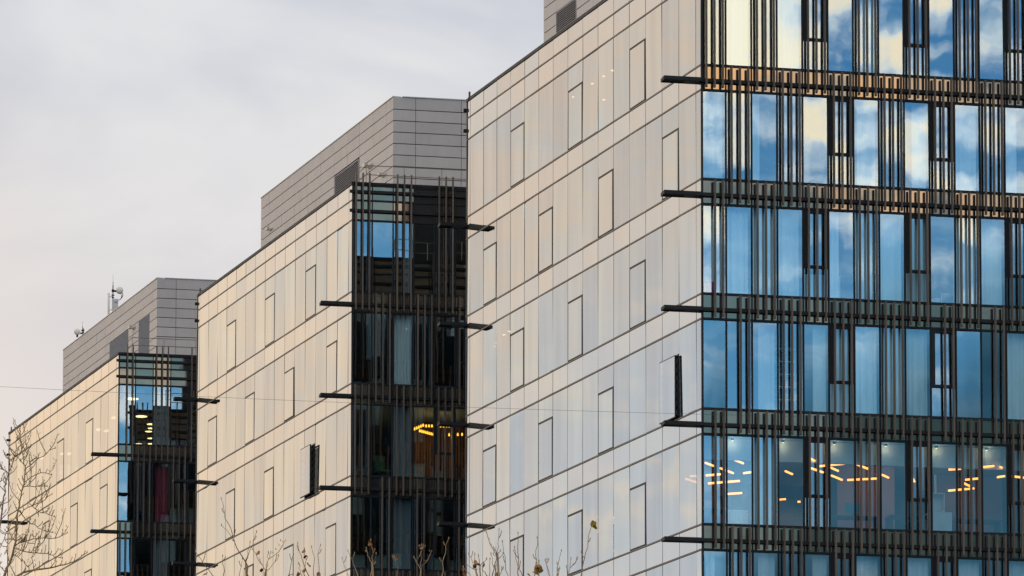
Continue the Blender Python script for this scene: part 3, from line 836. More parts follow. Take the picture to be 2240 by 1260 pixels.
def chair(corner, s, d, z, rz, mat, label):
    t = thing('office_chair', label, 'chair', tuple(inroom(corner, s, d, z)), RZ_F + rz, 'office chairs seen through the glass')
    add('seat', cached(('seat', mat), lambda: MB().box(-0.24, 0.24, -0.24, 0.24, 0.44, 0.51).mesh('seat', mat)), (0, 0, 0), 0, t)
    add('backrest', cached(('cback', mat), lambda: MB().prism([(-0.22, 0.22), (0.22, 0.22), (0.20, 0.27), (-0.20, 0.27)], 0.58, 1.12).mesh('backrest', mat)), (0, 0, 0), 0, t)
    add('base', cached('cbase', lambda: MB().box(-0.03, 0.03, 0.24, 0.27, 0.46, 0.62).tube([(0, 0, 0.08), (0, 0, 0.45)], 0.03, 6).box(-0.26, 0.26, -0.03, 0.03, 0.03, 0.08).box(-0.03, 0.03, -0.26, 0.26, 0.03, 0.08).mesh('base', 'ledge_metal')), (0, 0, 0), 0, t)
chair(CA, 1.55, 1.1, zf4, 2.6, 'desk_dark', 'dark chair turned from the desk near the corner, lit storey')
chair(CA, 3.6, 1.3, zf4, 3.3, 'desk_dark', 'dark chair at the fourth window desk, lit storey')
chair(CA, 7.0, 1.1, zf4, 3.0, 'desk_dark', 'dark chair at the ninth window desk, lit storey')
chair(CB, 1.48, 1.5, zU(3), 0.3, 'green_cloth', 'green backed chair behind the second bay of the middle block')
# wall hood with a post above it
t = thing('range_hood', 'white box hood with a slim post behind the tenth window, lit storey', 'hood', tuple(inroom(CA, 7.95, 1.25, zf4)), RZ_F)
add('hood', MB().box(-0.21, 0.21, 0, 0.4, 0.86, 0.88).box(-0.21, 0.21, 0.0, 0.4, 1.42, 1.45).box(0.19, 0.21, 0, 0.4, 0.88, 1.42).box(-0.21, 0.19, 0.3, 0.4, 0.88, 1.42).mesh('hood', 'white_enamel'), (0, 0, 0), 0, t)
add('post', MB().tube([(-0.05, 0.15, 1.45), (-0.05, 0.15, 2.05)], 0.03, 8).mesh('post', 'white_enamel'), (0, 0, 0), 0, t)
add('counter', MB().box(-0.3, 0.42, -0.05, 0.5, 0.0, 0.84).mesh('counter', 'white_enamel'), (0, 0, 0), 0, t)
z2 = zU(3)
obj('cushion', MB().prism([(-0.14, -0.05), (0.14, -0.05), (0.16, 0.0), (0.14, 0.06), (-0.14, 0.06), (-0.16, 0.0)], 0.0, 0.33), 'magenta_cloth', tuple(inroom(CA, 0.36, 0.20, z2 + 0.09)), 'magenta patterned cushion at the foot of the corner window, third storey down', 'cushion')
t = thing('cabinet', 'low white cabinet standing behind the fifth window, third storey down', 'cabinet', tuple(inroom(CA, 4.05, 0.65, z2)), RZ_F)
add('carcass', MB().box(-0.58, 0.58, 0.02, 0.4, 0, 0.86).box(-0.6, 0.6, 0.0, 0.42, 0.86, 0.9).mesh('carcass', 'white_enamel'), (0, 0, 0), 0, t)
dm = MB().box(-0.27, 0.27, 0, 0.02, 0.04, 0.84).mesh('cabinet_door', 'white_enamel')
add('cabinet_door', dm, (-0.285, 0, 0), 0, t); add('cabinet_door', dm, (0.285, 0, 0), 0, t)
t = thing('pot_plant', 'leafy pot plant on the floor behind the tenth window, third storey down', 'plant', tuple(inroom(CA, 7.75, 0.7, z2)), RZ_F)
add('pot', MB().lathe([(0.12, 0), (0.16, 0.3)], 12).mesh('pot', 'white_enamel'), (0, 0, 0), 0, t)
m = MB(); rp = random.Random(5)
for i in range(26):
    a = rp.random() * 6.28; L = 0.35 + rp.random() * 0.45; el = 0.5 + rp.random() * 0.9
    c, s_ = math.cos(a), math.sin(a)
    pts = [(0.03 * c, 0.03 * s_, 0.28), (c * L * 0.4 * math.cos(el), s_ * L * 0.4 * math.cos(el), 0.3 + L * math.sin(el) * 0.7), (c * L * 0.8, s_ * L * 0.8, 0.3 + L * math.sin(el) * 0.8)]
    b0 = len(m.v); w = 0.03
    for j, p in enumerate(pts):
        ww = (0.006, w, 0.003)[j]
        m.v += [(p[0] - s_ * ww, p[1] + c * ww, p[2]), (p[0] + s_ * ww, p[1] - c * ww, p[2] + 0.004)]
    m.f += [(b0, b0 + 1, b0 + 3, b0 + 2), (b0 + 2, b0 + 3, b0 + 5, b0 + 4)]; m.mi += [0, 0]
add('foliage', m.mesh('foliage', 'plant_leaf'), (0, 0, 0), 0, t)
def meeting_chair(s, d, z, rz, label):
    t = thing('white_chair', label, 'chair', tuple(inroom(CA, s, d, z)), RZ_F + rz, 'white framed chairs behind the glass')
    add('frame', cached('wcf', lambda: MB().tube([(-0.22, -0.2, 0), (-0.22, -0.2, 0.45), (-0.22, 0.2, 0.45), (-0.22, 0.26, 0.92), (0.22, 0.26, 0.92), (0.22, 0.2, 0.45), (0.22, -0.2, 0.45), (0.22, -0.2, 0)], 0.018, 5).tube([(-0.22, 0.2, 0.45), (-0.22, 0.22, 0)], 0.018, 5).tube([(0.22, 0.2, 0.45), (0.22, 0.22, 0)], 0.018, 5).mesh('frame', 'white_enamel')), (0, 0, 0), 0, t)
    add('seat', cached('wcs', lambda: MB().box(-0.21, 0.21, -0.2, 0.2, 0.43, 0.46).mesh('seat', 'white_enamel')), (0, 0, 0), 0, t)
for i, (s, d, rz) in enumerate([(8.05, 0.75, 0.2), (8.75, 0.85, -0.2), (9.25, 0.8, 0.1)]):
    meeting_chair(s, d, z2, rz, 'white framed chair behind the %s window, third storey down' % ORD[bay_of(s)])
z3 = zU(4)
t = thing('bookcase', 'open white bookcase behind the fourth window, fourth storey down', 'bookcase', tuple(inroom(CA, 2.85, 0.9, z3)), RZ_F)
add('upright', MB().box(-0.40, -0.37, 0, 0.35, 0, 2.3).mesh('upright', 'desk_dark'), (0, 0, 0), 0, t); add('upright', MB().box(0.37, 0.40, 0, 0.35, 0, 2.3).mesh('upright', 'desk_dark'), (0, 0, 0), 0, t)
shm = MB().box(-0.37, 0.37, 0, 0.35, 0, 0.025).mesh('shelf', 'white_enamel')
for i in range(6): add('shelf', shm, (0, 0, 0.15 + i * 0.40), 0, t)
add('back_panel', MB().box(-0.37, 0.37, 0.35, 0.365, 0, 2.3).mesh('back_panel', 'desk_dark'), (0, 0, 0), 0, t)

# festoon lights and the slatted screen in the middle block
ZB = 32.30
STR = [(2.72, 1.35, 2.91, 0.50, 5, 'short left string'), (2.99, 1.70, 3.65, 2.36, 8, 'sloping lower string'), (3.05, 0.62, 3.93, 0.45, 9, 'level upper string'), (4.27, 2.32, 4.75, 2.13, 4, 'faint right-hand string')]
bulb = MB().lathe([(0.012, 0.075), (0.028, 0.045), (0.040, 0.0), (0.028, -0.035), (0.008, -0.046)], 10).mesh('bulb', 'bulb_yellow', True)
for s0, d0, s1, d1, n, nm in STR:
    p, q = inroom(CB, s0, d0), inroom(CB, s1, d1)
    t = thing('string_light', '%s of yellow bulbs hanging behind the middle block glass' % nm, 'string light', (p.x, p.y, ZB), 0, 'festoon bulbs in the middle block')
    v = q - p
    add('flex', MB().tube([(0, 0, 0.09), tuple(v * 0.5 + Vector((0, 0, 0.075))), tuple(v + Vector((0, 0, 0.09)))], 0.006, 5).tube([(0, 0, 0.09), (0, 0, 0.7)], 0.005, 4).tube([tuple(v + Vector((0, 0, 0.09))), tuple(v + Vector((0, 0, 0.7)))], 0.005, 4).mesh('flex', 'cable_black'), (0, 0, 0), 0, t)
    for i in range(n): add('bulb', bulb, tuple(v * (i / (n - 1))), 0, t)
lt = bpy.data.lights.new('string_light_glow', 'POINT'); lt.energy = 22; lt.color = (1.0, 0.55, 0.2); lt.shadow_soft_size = 0.12
lo = link(bpy.data.objects.new('string_light_glow', lt)); lo.location = inroom(CB, 3.6, 1.6, ZB - 0.2)
t = thing('slat_screen', 'warm timber slat screen lit by yellow bulbs in the middle block', 'screen', tuple(inroom(CB, 4.1, 3.4, zU(3))), RZ_F)
sl = MB().box(-0.035, 0.035, 0, 0.05, 0.05, 2.75).mesh('slat', 'wood_slat')
for i in range(22): add('slat', sl, (-1.3 + i * 0.115, 0, 0), 0, t)
add('backing', MB().box(-1.4, 1.3, 0.06, 0.09, 0.0, 2.85).mesh('backing', 'desk_dark'), (0, 0, 0), 0, t)

# ceiling lamps seen through the end glass and the pale side of the farthest block
disc = MB().lathe([(0.30, -0.07), (0.31, -0.05), (0.31, 0.0)], 24)
discm = disc.mesh('shade', 'lamp_cream'); discl = MB().lathe([(0.285, -0.082), (0.285, -0.072)], 24).mesh('diffuser', 'warm_light')
for i, (s, d, k) in enumerate([(0.92, 2.41, 1.0), (1.82, 6.81, 1.0), (2.53, 8.75, 0.75), (2.65, 9.85, 0.6), (2.62, 10.74, 0.6), (2.94, 12.58, 0.6), (2.52, 14.29, 0.6), (3.13, 14.1, 0.6)]):
    t = thing('ceiling_lamp', ['large oval ceiling lamp nearest the corner of the farthest block', 'large yellow oval ceiling lamp, second in the farthest block'][i] if i < 2 else 'round ceiling lamp deep in the farthest block, %s from the front' % ORD[i], 'ceiling lamp', tuple(inroom(CC, s, d, 40.03)), 0, 'ceiling lamps in the farthest block')
    t.scale = (k, k, 1)
    add('shade', discm, (0, 0, 0), 0, t); add('diffuser', discl, (0, 0, 0), 0, t)
SPOT = MB().lathe([(0.05, -0.02), (0.05, 0.0)], 12).mesh('downlight', 'downlight_warm')
PANEL = MB().box(-0.30, 0.30, -0.12, 0.12, -0.02, 0.0).mesh('ceiling_light', 'ceiling_dim')
for i, (tt, d, z) in enumerate([(15.18, 1.47, 40.1), (13.3, 1.48, 40.1), (11.46, 1.49, 40.1), (12.28, 1.49, 40.1), (15.16, 2.61, 40.1), (21.1, 1.09, 32.9), (20.5, 1.07, 32.9)]):
    p = CA + UL * tt - NL * d + Vector((0, 0, z + 0.1))
    o = add('downlight', SPOT, tuple(p), 0)
    tag(o, 'tiny warm spot behind the nearest pale side, %s' % ['lowest left of five', 'middle of the upper five', 'topmost of five', 'just below the topmost', 'lowest right of five', 'left of the lower pair', 'right of the lower pair'][i], 'downlight', 'spotlights behind the pale side')
for i, (tt, d, z) in enumerate([(8.5, 1.98, 40.1), (11.86, 2.09, 40.1), (12.04, 2.56, 40.1), (18.96, 2.39, 40.1), (19.08, 2.08, 40.1), (20.67, 1.37, 40.1)]):
    p = CC + UL * tt - NL * d + Vector((0, 0, z + 0.1))
    o = add('ceiling_light', PANEL, tuple(p), RZ_L)
    tag(o, 'dim ceiling light behind the pale side of the farthest block, %s from the corner' % ORD[i], 'ceiling light', 'ceiling lights behind the farthest pale side')

# wall lamps on the penthouses
def wall_lamp(root, t_, z, k):
    p = -NL * (2.5 - 0.0) + UL * t_
    m = MB(); m.box(-0.05, 0.05, -0.06, 0.0, -0.06, 0.06); m.box(-0.02, 0.02, -0.16, -0.05, -0.02, 0.02)
    m.prism([(-0.17, -0.28), (0.17, -0.28), (0.14, -0.12), (-0.14, -0.12)], -0.02, 0.13)
    me = cached('wall_lamp', lambda: m.mesh('wall_lamp', 'lamp_cream'))
    o = add('wall_lamp', me, (p.x, p.y, z), RZ_L, root); o.scale = (k, k, k)
wall_lamp(blockB, 5.54, 43.72, 1.0); wall_lamp(blockB, 3.76, 42.95, 0.8); wall_lamp(blockB, 19.38, 44.15, 0.7); wall_lamp(blockC, 6.82, 44.28, 0.9)

# ------------------------------------------------------------------ rooftop aerials on the farthest block
def on_pent(t_, e, z): return CC + UL * t_ - NL * e + Vector((0, 0, z))
b = on_pent(12.2, 2.85, PT + 0.03)
t = thing('rooftop_antenna', 'tall rooftop aerial with cream dish, slim panel and grey box', 'antenna', tuple(b), RZ_F, 'aerials on the farthest roof')
add('mast', MB().tube([(0, 0, -0.05), (0, 0, 1.62)], 0.030, 8).tube([(0, 0, 1.62), (0, 0, 1.78)], 0.018, 6).tube([(0, 0, 1.78), (0, 0, 2.12)], 0.007, 5).mesh('mast', 'galvanised'), (0, 0, 0), 0, t)
add('clamp', MB().box(-0.06, 0.05, -0.07, 0.05, 1.28, 1.40).box(-0.07, 0.07, -0.05, 0.05, 1.10, 1.14).box(0.03, 0.17, -0.05, 0.05, 1.29, 1.37).box(-0.05, 0.06, -0.05, 0.05, 0.98, 1.02).mesh('clamp', 'ledge_metal'), (0, 0, 0), 0, t)
add('dish', MB().lathe([(0.04, 0.10), (0.16, 0.07), (0.175, 0.0), (0.172, -0.13), (0.13, -0.165), (0.03, -0.18)], 24, 'Y', (0.32, -0.03, 1.36)).mesh('dish', 'dish_cream', True), (0, 0, 0), 0, t)
add('dish_arm', MB().tube([(0.46, 0.0, 1.26), (0.50, 0.0, 1.14), (0.44, 0.0, 1.02), (0.36, 0, 0.92)], 0.020, 6).tube([(0.38, 0, 1.22), (0.44, 0, 1.10), (0.40, 0, 0.98)], 0.014, 5).tube([(0.36, 0, 0.92), (0.0, 0.02, 0.72)], 0.014, 6).mesh('dish_arm', 'ledge_metal'), (0, 0, 0), 0, t)
add('panel_antenna', MB().lathe([(0.05, -0.10), (0.058, -0.05), (0.058, 1.20), (0.045, 1.22)], 12, 'Z', (-0.21, 0.0, 0.0)).mesh('panel_antenna', 'dish_cream', True), (0, 0, 0), 0, t)
add('bracket', MB().tube([(-0.21, 0, 1.02), (0, 0, 1.05)], 0.016, 5).tube([(-0.21, 0, 0.35), (0, 0, 0.4)], 0.016, 5).mesh('bracket', 'galvanised'), (0, 0, 0), 0, t)
eb = add('equipment_box', MB().box(-0.05, 0.25, -0.20, -0.03, 0.24, 0.90).mesh('equipment_box', 'box_grey'), (0, 0, 0), 0, t)
add('vent', MB().box(0.04, 0.22, -0.212, -0.199, 0.70, 0.78).mesh('vent', 'louvre_metal'), (0, 0, 0), 0, eb)
b = on_pent(18.25, 2.85, PT + 0.03)
t = thing('rooftop_antenna', 'small rooftop aerial with one round cream dish at the roof end', 'antenna', tuple(b), RZ_F, 'aerials on the farthest roof')
add('mast', MB().tube([(0, 0, -0.05), (0, 0, 0.72)], 0.022, 8).tube([(0, 0, 0.72), (0, 0, 1.0)], 0.007, 5).tube([(0.05, -0.03, 0.25), (0.05, -0.03, 0.62)], 0.028, 6).mesh('mast', 'galvanised'), (0, 0, 0), 0, t)
add('clamp', MB().box(-0.05, 0.08, -0.05, 0.05, 0.36, 0.42).box(-0.06, 0.09, -0.06, 0.05, 0.50, 0.55).box(-0.12, 0.0, -0.02, 0.02, 0.34, 0.40).mesh('clamp', 'ledge_metal'), (0, 0, 0), 0, t)
add('dish', MB().lathe([(0.04, 0.08), (0.15, 0.05), (0.165, 0.0), (0.16, -0.05), (0.12, -0.09), (0.03, -0.11)], 24, 'Y', (-0.27, -0.02, 0.44)).mesh('dish', 'dish_cream', True), (0, 0, 0), 0, t)
add('feed', MB().box(-0.31, -0.22, -0.06, 0.06, 0.18, 0.28).mesh('feed', 'ledge_metal'), (0, 0, 0), 0, t)

# ------------------------------------------------------------------ overhead cable
pts = []
for i in range(41):
    u = i / 40; x = -34 + 66 * u
    z = 21.95 - 0.0387 * (x + 12.56) - 0.0008 * (x + 12.56) * (4.0 - x)
    pts.append((x, 105.0, z))
tag(add('overhead_cable', MB().tube(pts, 0.0036, 5).mesh('overhead_cable', 'cable_black')), 'thin dark cable strung across the street in front of all three blocks', 'cable')

# ------------------------------------------------------------------ bare trees in the foreground
T2_BASE= -3.69 
T2= [[(-0.51, -0.18, 12.0), (-0.43, -0.15, 11.72), (-0.34, -0.11, 11.45), (-0.25, -0.07, 11.25), (-0.15, -0.04, 11.1), (-0.1, 0.0, 10.86)], [(0.02, -0.28, 11.5), (-0.06, -0.19, 11.31), (-0.13, -0.09, 11.15), (-0.16, 0.0, 11.1)], [(-0.09, -0.07, 11.38), (-0.13, -0.04, 11.2), (-0.16, 0.0, 11.1)], [(-0.5, -0.24, 11.6), (-0.41, -0.12, 11.52), (-0.34, 0.0, 11.46)], [(-0.28, -0.3, 11.51), (-0.33, 0.0, 11.47)], [(-0.04, -0.07, 11.27), (0.05, -0.05, 11.1), (0.13, -0.02, 10.96), (0.11, 0.0, 10.87)], [(0.32, 0.29, 11.24), (0.22, 0.15, 11.07), (0.13, 0.0, 10.95)], [(0.19, 0.21, 11.28), (0.15, 0.11, 11.11), (0.14, 0.0, 10.98)], [(0.16, 0.19, 11.27), (0.15, 0.09, 11.11), (0.14, 0.0, 10.99)], [(0.6, -0.19, 11.35), (0.64, -0.13, 11.18), (0.71, -0.06, 11.02), (0.77, 0.0, 10.87)], [(0.79, 0.03, 11.34), (0.82, 0.01, 11.1), (0.83, 0.0, 10.87)], [(0.54, -0.16, 11.2), (0.5, -0.08, 11.05), (0.45, 0.0, 10.87)], [(0.7, -0.23, 11.26), (0.71, -0.15, 11.11), (0.7, -0.08, 10.96), (0.69, 0.0, 10.87)], [(-0.47, -0.28, 11.14), (-0.46, -0.14, 11.01), (-0.47, 0.0, 10.86)], [(-0.86, -0.2, 11.22), (-0.76, -0.13, 11.08), (-0.67, -0.07, 10.97), (-0.58, 0.0, 10.86)], [(-0.22, 0.3, 11.18), (-0.24, 0.15, 11.01), (-0.24, 0.0, 10.86)], [(0.9, 0.23, 11.38), (0.89, 0.12, 11.16), (0.91, 0.0, 10.87)], [(0.59, 0.21, 11.11), (0.63, 0.11, 10.99), (0.66, 0.0, 10.87)]]
T2_LEAVES= [(0.01, 0.21, 11.27), (0.08, -0.21, 10.96), (-0.7, -0.13, 10.91), (0.58, 0.09, 10.93), (0.5, 0.16, 10.94), (0.89, 0.25, 10.97), (0.67, 0.27, 11.31), (0.72, -0.29, 11.14), (0.74, 0.07, 11.08), (0.69, 0.12, 11.0)]
T3_BASE= 0.06 
T3= [[(-0.24, 0.0, 10.95), (-0.26, 0.0, 10.76), (-0.27, 0.0, 10.6), (-0.29, 0.0, 10.45), (-0.33, 0.0, 10.32), (-0.33, 0.0, 10.28)], [(-0.31, -0.23, 10.66), (-0.27, 0.0, 10.61)], [(-0.19, -0.02, 10.62), (-0.26, 0.0, 10.54)], [(-0.22, -0.29, 10.61), (-0.26, 0.0, 10.61)], [(-0.32, 0.3, 10.66), (-0.27, 0.0, 10.56)], [(-0.25, 0.26, 10.51), (-0.3, 0.0, 10.44)], [(-0.2, 0.03, 10.78), (-0.17, 0.02, 10.58), (-0.13, 0.01, 10.32), (-0.12, 0.0, 10.28)], [(0.01, -0.14, 10.86), (0.01, -0.07, 10.62), (0.01, 0.0, 10.28)], [(-0.02, 0.29, 10.75), (0.01, 0.19, 10.5), (0.07, 0.1, 10.33), (0.07, 0.0, 10.28)], [(0.28, 0.05, 10.84), (0.26, 0.03, 10.59), (0.25, 0.02, 10.43), (0.24, 0.0, 10.28)], [(0.32, 0.27, 10.55), (0.29, 0.0, 10.28)], [(0.4, 0.24, 10.57), (0.43, 0.12, 10.36), (0.44, 0.0, 10.28)], [(-0.36, 0.01, 10.54), (-0.37, 0.0, 10.28)], [(-0.34, -0.06, 10.6), (-0.32, -0.03, 10.42), (-0.33, 0.0, 10.32)], [(-0.65, 0.07, 10.62), (-0.58, 0.05, 10.47), (-0.54, 0.02, 10.39), (-0.52, 0.0, 10.28)], [(-0.57, -0.05, 10.6), (-0.57, -0.02, 10.45), (-0.55, 0.0, 10.4)], [(-0.51, -0.24, 10.55), (-0.5, 0.0, 10.44)], [(-0.41, -0.14, 10.52), (-0.49, -0.09, 10.43), (-0.5, -0.05, 10.31), (-0.52, 0.0, 10.28)], [(-0.68, 0.22, 10.5), (-0.57, 0.0, 10.4)], [(-0.47, -0.32, 10.36), (-0.39, 0.0, 10.31)], [(-0.2, -0.32, 10.38), (-0.23, -0.16, 10.3), (-0.24, 0.0, 10.28)], [(-0.72, 0.09, 10.44), (-0.61, 0.04, 10.32), (-0.59, 0.0, 10.28)], [(1.0, -0.15, 10.97), (0.94, -0.1, 10.69), (0.88, -0.05, 10.42), (0.86, 0.0, 10.28)], [(0.6, 0.02, 10.65), (0.55, 0.01, 10.41), (0.53, 0.0, 10.28)], [(0.54, -0.02, 10.48), (0.55, 0.0, 10.4)], [(0.57, -0.11, 10.41), (0.55, 0.0, 10.38)], [(0.73, 0.35, 10.61), (0.7, 0.17, 10.35), (0.69, 0.0, 10.28)], [(0.66, -0.21, 10.41), (0.68, -0.11, 10.29), (0.69, 0.0, 10.28)], [(0.39, -0.06, 10.52), (0.44, -0.03, 10.31), (0.44, 0.0, 10.28)]]
T3_LEAVES= [(-0.55, -0.21, 10.47), (-0.54, 0.09, 10.48), (-0.55, -0.16, 10.42), (-0.48, -0.1, 10.45), (-0.71, 0.17, 10.41), (-0.69, -0.13, 10.33), (0.27, 0.04, 10.42), (0.25, 0.28, 10.43), (0.28, -0.28, 10.36), (0.31, -0.31, 10.4), (0.24, -0.19, 10.32), (0.16, 0.19, 10.35), (-0.27, 0.08, 10.33), (1.02, -0.18, 11.0), (1.05, -0.12, 11.0), (1.03, -0.23, 10.97), (1.01, -0.03, 11.03), (0.31, -0.32, 10.38), (0.32, 0.14, 10.41)]
T4_BASE= -2.09 
T4= [[(1.04, 0.28, 12.75), (0.97, 0.18, 12.42), (0.95, 0.09, 12.11), (0.92, 0.0, 11.98)], [(-0.23, 0.32, 12.73), (-0.19, 0.16, 12.41), (-0.23, 0.0, 11.98)], [(-0.59, 0.16, 12.52), (-0.45, 0.08, 12.18), (-0.38, 0.0, 11.98)], [(-0.3, 0.32, 12.55), (-0.2, 0.0, 12.31)], [(-0.11, -0.34, 12.41), (-0.19, 0.0, 12.26)], [(0.62, -0.15, 12.57), (0.6, -0.07, 12.3), (0.61, 0.0, 11.98)], [(0.49, 0.33, 12.44), (0.6, 0.0, 12.2)], [(-0.69, 0.19, 12.41), (-0.6, 0.1, 12.14), (-0.56, 0.0, 11.98)], [(0.17, -0.06, 12.41), (0.22, -0.03, 12.2), (0.2, 0.0, 11.98)]]
T4_LEAVES= [(-0.25, 0.31, 12.69), (-0.23, 0.08, 12.61), (0.59, 0.22, 12.61), (0.62, -0.14, 12.53), (-0.66, -0.22, 12.02), (0.22, -0.04, 12.38)]
T1_BASE= -7.96 
T1= [[(0.43, -0.25, 13.78), (0.41, -0.23, 13.57), (0.47, -0.2, 13.25), (0.49, -0.17, 13.09), (0.44, -0.14, 12.77), (0.37, -0.11, 12.33), (0.33, -0.08, 11.93), (0.26, -0.06, 11.69), (0.16, -0.03, 11.47), (0.06, 0.0, 11.2)], [(0.35, -0.08, 13.64), (0.31, -0.07, 13.38), (0.29, -0.06, 13.27), (0.23, -0.05, 13.1), (0.16, -0.04, 12.78), (0.1, -0.02, 12.36), (0.07, -0.01, 12.05), (0.03, 0.0, 11.2)], [(1.4, 0.32, 11.91), (1.19, 0.26, 11.75), (0.92, 0.19, 11.66), (0.53, 0.13, 11.58), (0.34, 0.06, 11.48), (0.17, 0.0, 11.2)], [(0.89, -0.12, 13.04), (0.72, -0.08, 13.07), (0.51, -0.04, 12.98), (0.42, 0.0, 12.81)], [(0.94, -0.34, 13.41), (0.7, -0.17, 13.28), (0.5, 0.0, 13.17)], [(0.86, -0.32, 12.82), (0.63, -0.16, 12.85), (0.43, 0.0, 12.87)], [(0.9, -0.23, 12.72), (0.74, -0.15, 12.6), (0.52, -0.08, 12.54), (0.37, 0.0, 12.41)], [(1.1, 0.2, 12.19), (0.92, 0.15, 12.09), (0.68, 0.1, 12.1), (0.44, 0.05, 12.02), (0.33, 0.0, 11.97)], [(0.92, -0.1, 12.15), (0.73, -0.07, 12.2), (0.62, -0.05, 12.27), (0.51, -0.02, 12.33), (0.38, 0.0, 12.51)], [(0.95, -0.15, 12.38), (0.8, -0.1, 12.44), (0.69, -0.05, 12.49), (0.52, 0.0, 12.62)], [(0.11, -0.28, 13.11), (0.18, -0.14, 13.09), (0.21, 0.0, 13.05)], [(0.0, 0.34, 12.93), (0.09, 0.17, 13.0), (0.18, 0.0, 12.92)], [(1.05, -0.05, 11.75), (0.93, -0.04, 11.79), (0.84, -0.03, 11.82), (0.67, -0.02, 11.84), (0.52, -0.01, 11.86), (0.32, 0.0, 11.91)], [(0.65, -0.2, 11.53), (0.62, -0.14, 11.75), (0.65, -0.07, 12.04), (0.65, 0.0, 12.16)], [(0.83, -0.31, 12.04), (0.74, -0.15, 11.96), (0.63, 0.0, 11.88)], [(0.29, -0.31, 13.38), (0.31, 0.0, 13.33)], [(0.58, -0.23, 13.47), (0.47, 0.0, 13.33)], [(0.38, 0.12, 13.28), (0.35, 0.06, 13.34), (0.31, 0.0, 13.27)], [(0.2, -0.25, 11.79), (0.25, -0.16, 11.96), (0.31, -0.08, 12.11), (0.34, 0.0, 12.27)], [(0.52, -0.32, 12.07), (0.45, -0.16, 11.99), (0.35, 0.0, 11.98)], [(0.1, -0.01, 11.91), (0.18, -0.0, 12.12), (0.25, -0.0, 12.27), (0.37, 0.0, 12.48)], [(0.55, -0.18, 11.6), (0.42, -0.09, 11.74), (0.32, 0.0, 11.81)], [(0.11, 0.35, 13.46), (0.2, 0.17, 13.33), (0.26, 0.0, 13.26)], [(0.06, -0.26, 12.51), (0.13, 0.0, 12.59)]]
def leaf_mesh(mat, seed):
    rnd = random.Random(seed); m = MB()
    n = 5; L = 0.075; mid = []; 
    for i in range(n + 1):
        u = i / n; w = 0.028 * math.sin(math.pi * min(1, u * 0.92 + 0.06)) ** 0.8
        y = 0.018 * math.sin(u * 3.2 + seed); z = -L * u
        k = len(m.v)
        m.v += [(-w, y + 0.014 * rnd.uniform(0.4, 1.6), z), (0, y, z), (w, y + 0.014 * rnd.uniform(0.2, 1.6), z)]
        if i:
            m.f += [(k - 3, k - 2, k + 1, k), (k - 2, k - 1, k + 2, k + 1)]; m.mi += [0, 0]
    return m.mesh('leaf', mat)
LEAFM = [leaf_mesh('dry_leaf', 1), leaf_mesh('dry_leaf', 2), leaf_mesh('dry_leaf', 4), leaf_mesh('yellow_leaf', 3)]

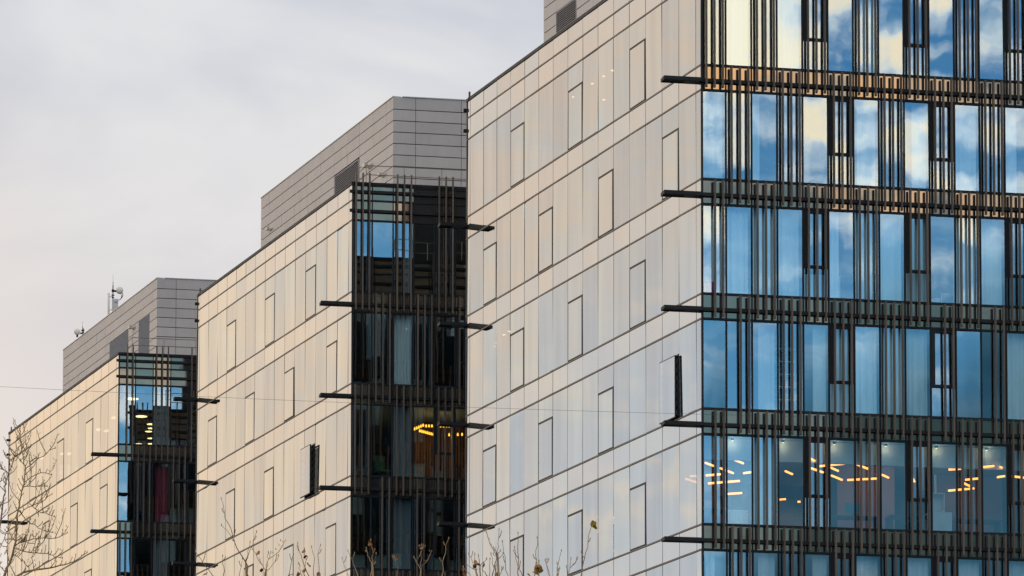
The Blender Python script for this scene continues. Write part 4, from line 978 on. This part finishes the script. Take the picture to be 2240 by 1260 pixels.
def grow_tree(base, dist, stems, leaves, label, seed, trunk_r, fork_z, spur, twigs, rtip, rbase):
    rnd = random.Random(seed)
    t = thing('bare_tree', label, 'tree', (base, dist, 0), 0, 'bare trees along the street')
    wood, fine, buds = MB(), MB(), MB()
    # trunk
    top = Vector((0.0, 0.0, fork_z)); tp = []
    for i in range(9):
        u = i / 8; tp.append((0.10 * math.sin(u * 4 + seed) * (1 - u), 0.08 * math.cos(u * 3 + seed) * (1 - u), fork_z * u))
    wood.tube(tp, [trunk_r * (1.25 if i == 0 else 1 - 0.55 * i / 8) for i in range(9)], 9)
    lowest = min(p[-1][2] for p in stems)
    for st in stems:
        pts = [Vector(p) for p in reversed(st)]          # base first, tip last
        ends_low = pts[0].z < lowest + 0.45
        ln = sum((pts[i + 1] - pts[i]).length for i in range(len(pts) - 1))
        # smooth the polyline
        fp = []
        for i in range(len(pts) - 1):
            a, b = pts[i], pts[i + 1]; am = pts[i - 1] if i else a - (b - a); bp = pts[i + 2] if i + 2 < len(pts) else b + (b - a)
            k = max(3, int((b - a).length / 0.07))
            for q in range(k):
                u = q / k
                fp.append(0.5 * ((2 * a) + (b - am) * u + (2 * am - 5 * a + 4 * b - bp) * u * u + (3 * a - am - 3 * b + bp) * u ** 3))
        fp.append(pts[-1])
        fp = [p + Vector((rnd.gauss(0, 0.008), rnd.gauss(0, 0.008), rnd.gauss(0, 0.005))) for p in fp]
        r0 = rbase * min(1.0, 0.35 + ln * 0.55) if ends_low else rbase * min(0.40, 0.20 + ln * 0.2)
        rr = [r0 + (rtip - r0) * (i / (len(fp) - 1)) ** 0.8 for i in range(len(fp))]
        (wood if r0 > rbase * 0.6 else fine).tube(fp, rr, 6)
        if ends_low:
            a = fp[0]; st_z = fork_z - rnd.uniform(0.0, 2.2)
            c = Vector((tp[6][0] * 0.3, tp[6][1] * 0.3, st_z))
            mid = c.lerp(a, 0.55) + Vector((0, 0, -0.25 + rnd.gauss(0, 0.08)))
            limb = [c, c.lerp(mid, 0.5) + Vector((0, 0, -0.05)), mid, mid.lerp(a, 0.5) + Vector((0, 0, -0.06)), a]
            wood.tube(limb, [trunk_r * 0.34, trunk_r * 0.28, trunk_r * 0.22, max(r0 * 1.25, trunk_r * 0.14), r0], 7)
        # short spurs with buds, and longer side twigs
        acc = 0.0
        for i in range(1, len(fp) - 1):
            seg = (fp[i] - fp[i - 1]).length; acc += seg
            d = (fp[i + 1] - fp[i - 1]).normalized()
            if spur and acc > spur * rnd.uniform(0.6, 1.4):
                acc = 0
                side = Vector((rnd.choice((-1, 1)) * rnd.uniform(0.4, 1), rnd.uniform(-1, 1), rnd.uniform(0.1, 1.0))).normalized()
                dirn = (side - d * side.dot(d) * 0.7 + d * 0.35 + Vector((0, 0, 0.25))).normalized()
                L = rnd.uniform(0.03, 0.11) if rnd.random() > twigs else rnd.uniform(0.15, 0.42)
                p0 = fp[i]; p1 = p0 + dirn * L * 0.6; p2 = p0 + dirn * L + Vector((0, 0, L * 0.28))
                fine.tube([p0, p1, p2], [min(rr[i] * 0.9, 0.0075), 0.006, 0.0045], 4)
                if L < 0.12: buds.lathe([(0.002, -0.012), (0.0075, 0.0), (0.006, 0.012), (0.001, 0.024)], 5, 'Z', tuple(p2))
                else:
                    for q in range(int(L / 0.07)):
                        u = (q + 0.7) / (L / 0.07); pb = p0.lerp(p2, min(u, 1)); s2 = Vector((rnd.uniform(-1, 1), rnd.uniform(-1, 1), rnd.uniform(0.2, 1))).normalized()
                        e = pb + s2 * rnd.uniform(0.02, 0.07); fine.tube([pb, e], [0.0035, 0.0025], 4)
                        if rnd.random() < 0.6: buds.lathe([(0.002, -0.01), (0.006, 0.0), (0.005, 0.01), (0.001, 0.02)], 5, 'Z', tuple(e))
        buds.lathe([(0.003, -0.012), (0.008, 0.0), (0.006, 0.016), (0.001, 0.03)], 5, 'Z', tuple(fp[-1]))
    add('trunk', wood.mesh('trunk', 'bark_grey', True), (0, 0, 0), 0, t)
    cr = add('crown', fine.mesh('crown', 'twig_brown', True), (0, 0, 0), 0, t)
    add('bud', buds.mesh('bud', 'bud_tan'), (0, 0, 0), 0, t)['kind'] = 'stuff'
    for i, (x, y, z) in enumerate(leaves):
        yel = label.startswith('bare tree with one yellow') and (13 <= i <= 16 or i in (7, 9, 11))
        o = add('leaf', LEAFM[3] if yel else LEAFM[i % 3], (x, y, z + 0.03), rnd.uniform(0, 6.28), t)
        k = rnd.uniform(0.9, 1.25) * (1.25 if yel else 1.0); o.scale = (k, k, k); o.rotation_euler = (rnd.uniform(-0.7, 0.7), rnd.uniform(-0.7, 0.7), rnd.uniform(0, 6.28))
    return t
grow_tree(T1_BASE, 66.0, T1, [], 'spiky bare tree with budded branches at the lower left corner', 3, 0.17, 9.6, 0.024, 0.25, 0.0055, 0.024)
grow_tree(T2_BASE, 62.0, T2, T2_LEAVES, 'bare tree with curled brown leaves before the middle block pale side', 5, 0.13, 9.0, 0.34, 0.12, 0.0035, 0.0115)
grow_tree(T4_BASE, 70.0, T4, T4_LEAVES, 'sparse reddish bare tree before the dark finned end of the middle block', 8, 0.12, 8.8, 0.30, 0.15, 0.0035, 0.010)
grow_tree(T3_BASE, 58.0, T3, T3_LEAVES, 'bare tree with one yellow leaf sprig before the nearest block pale side', 9, 0.13, 8.6, 0.32, 0.14, 0.0035, 0.012)
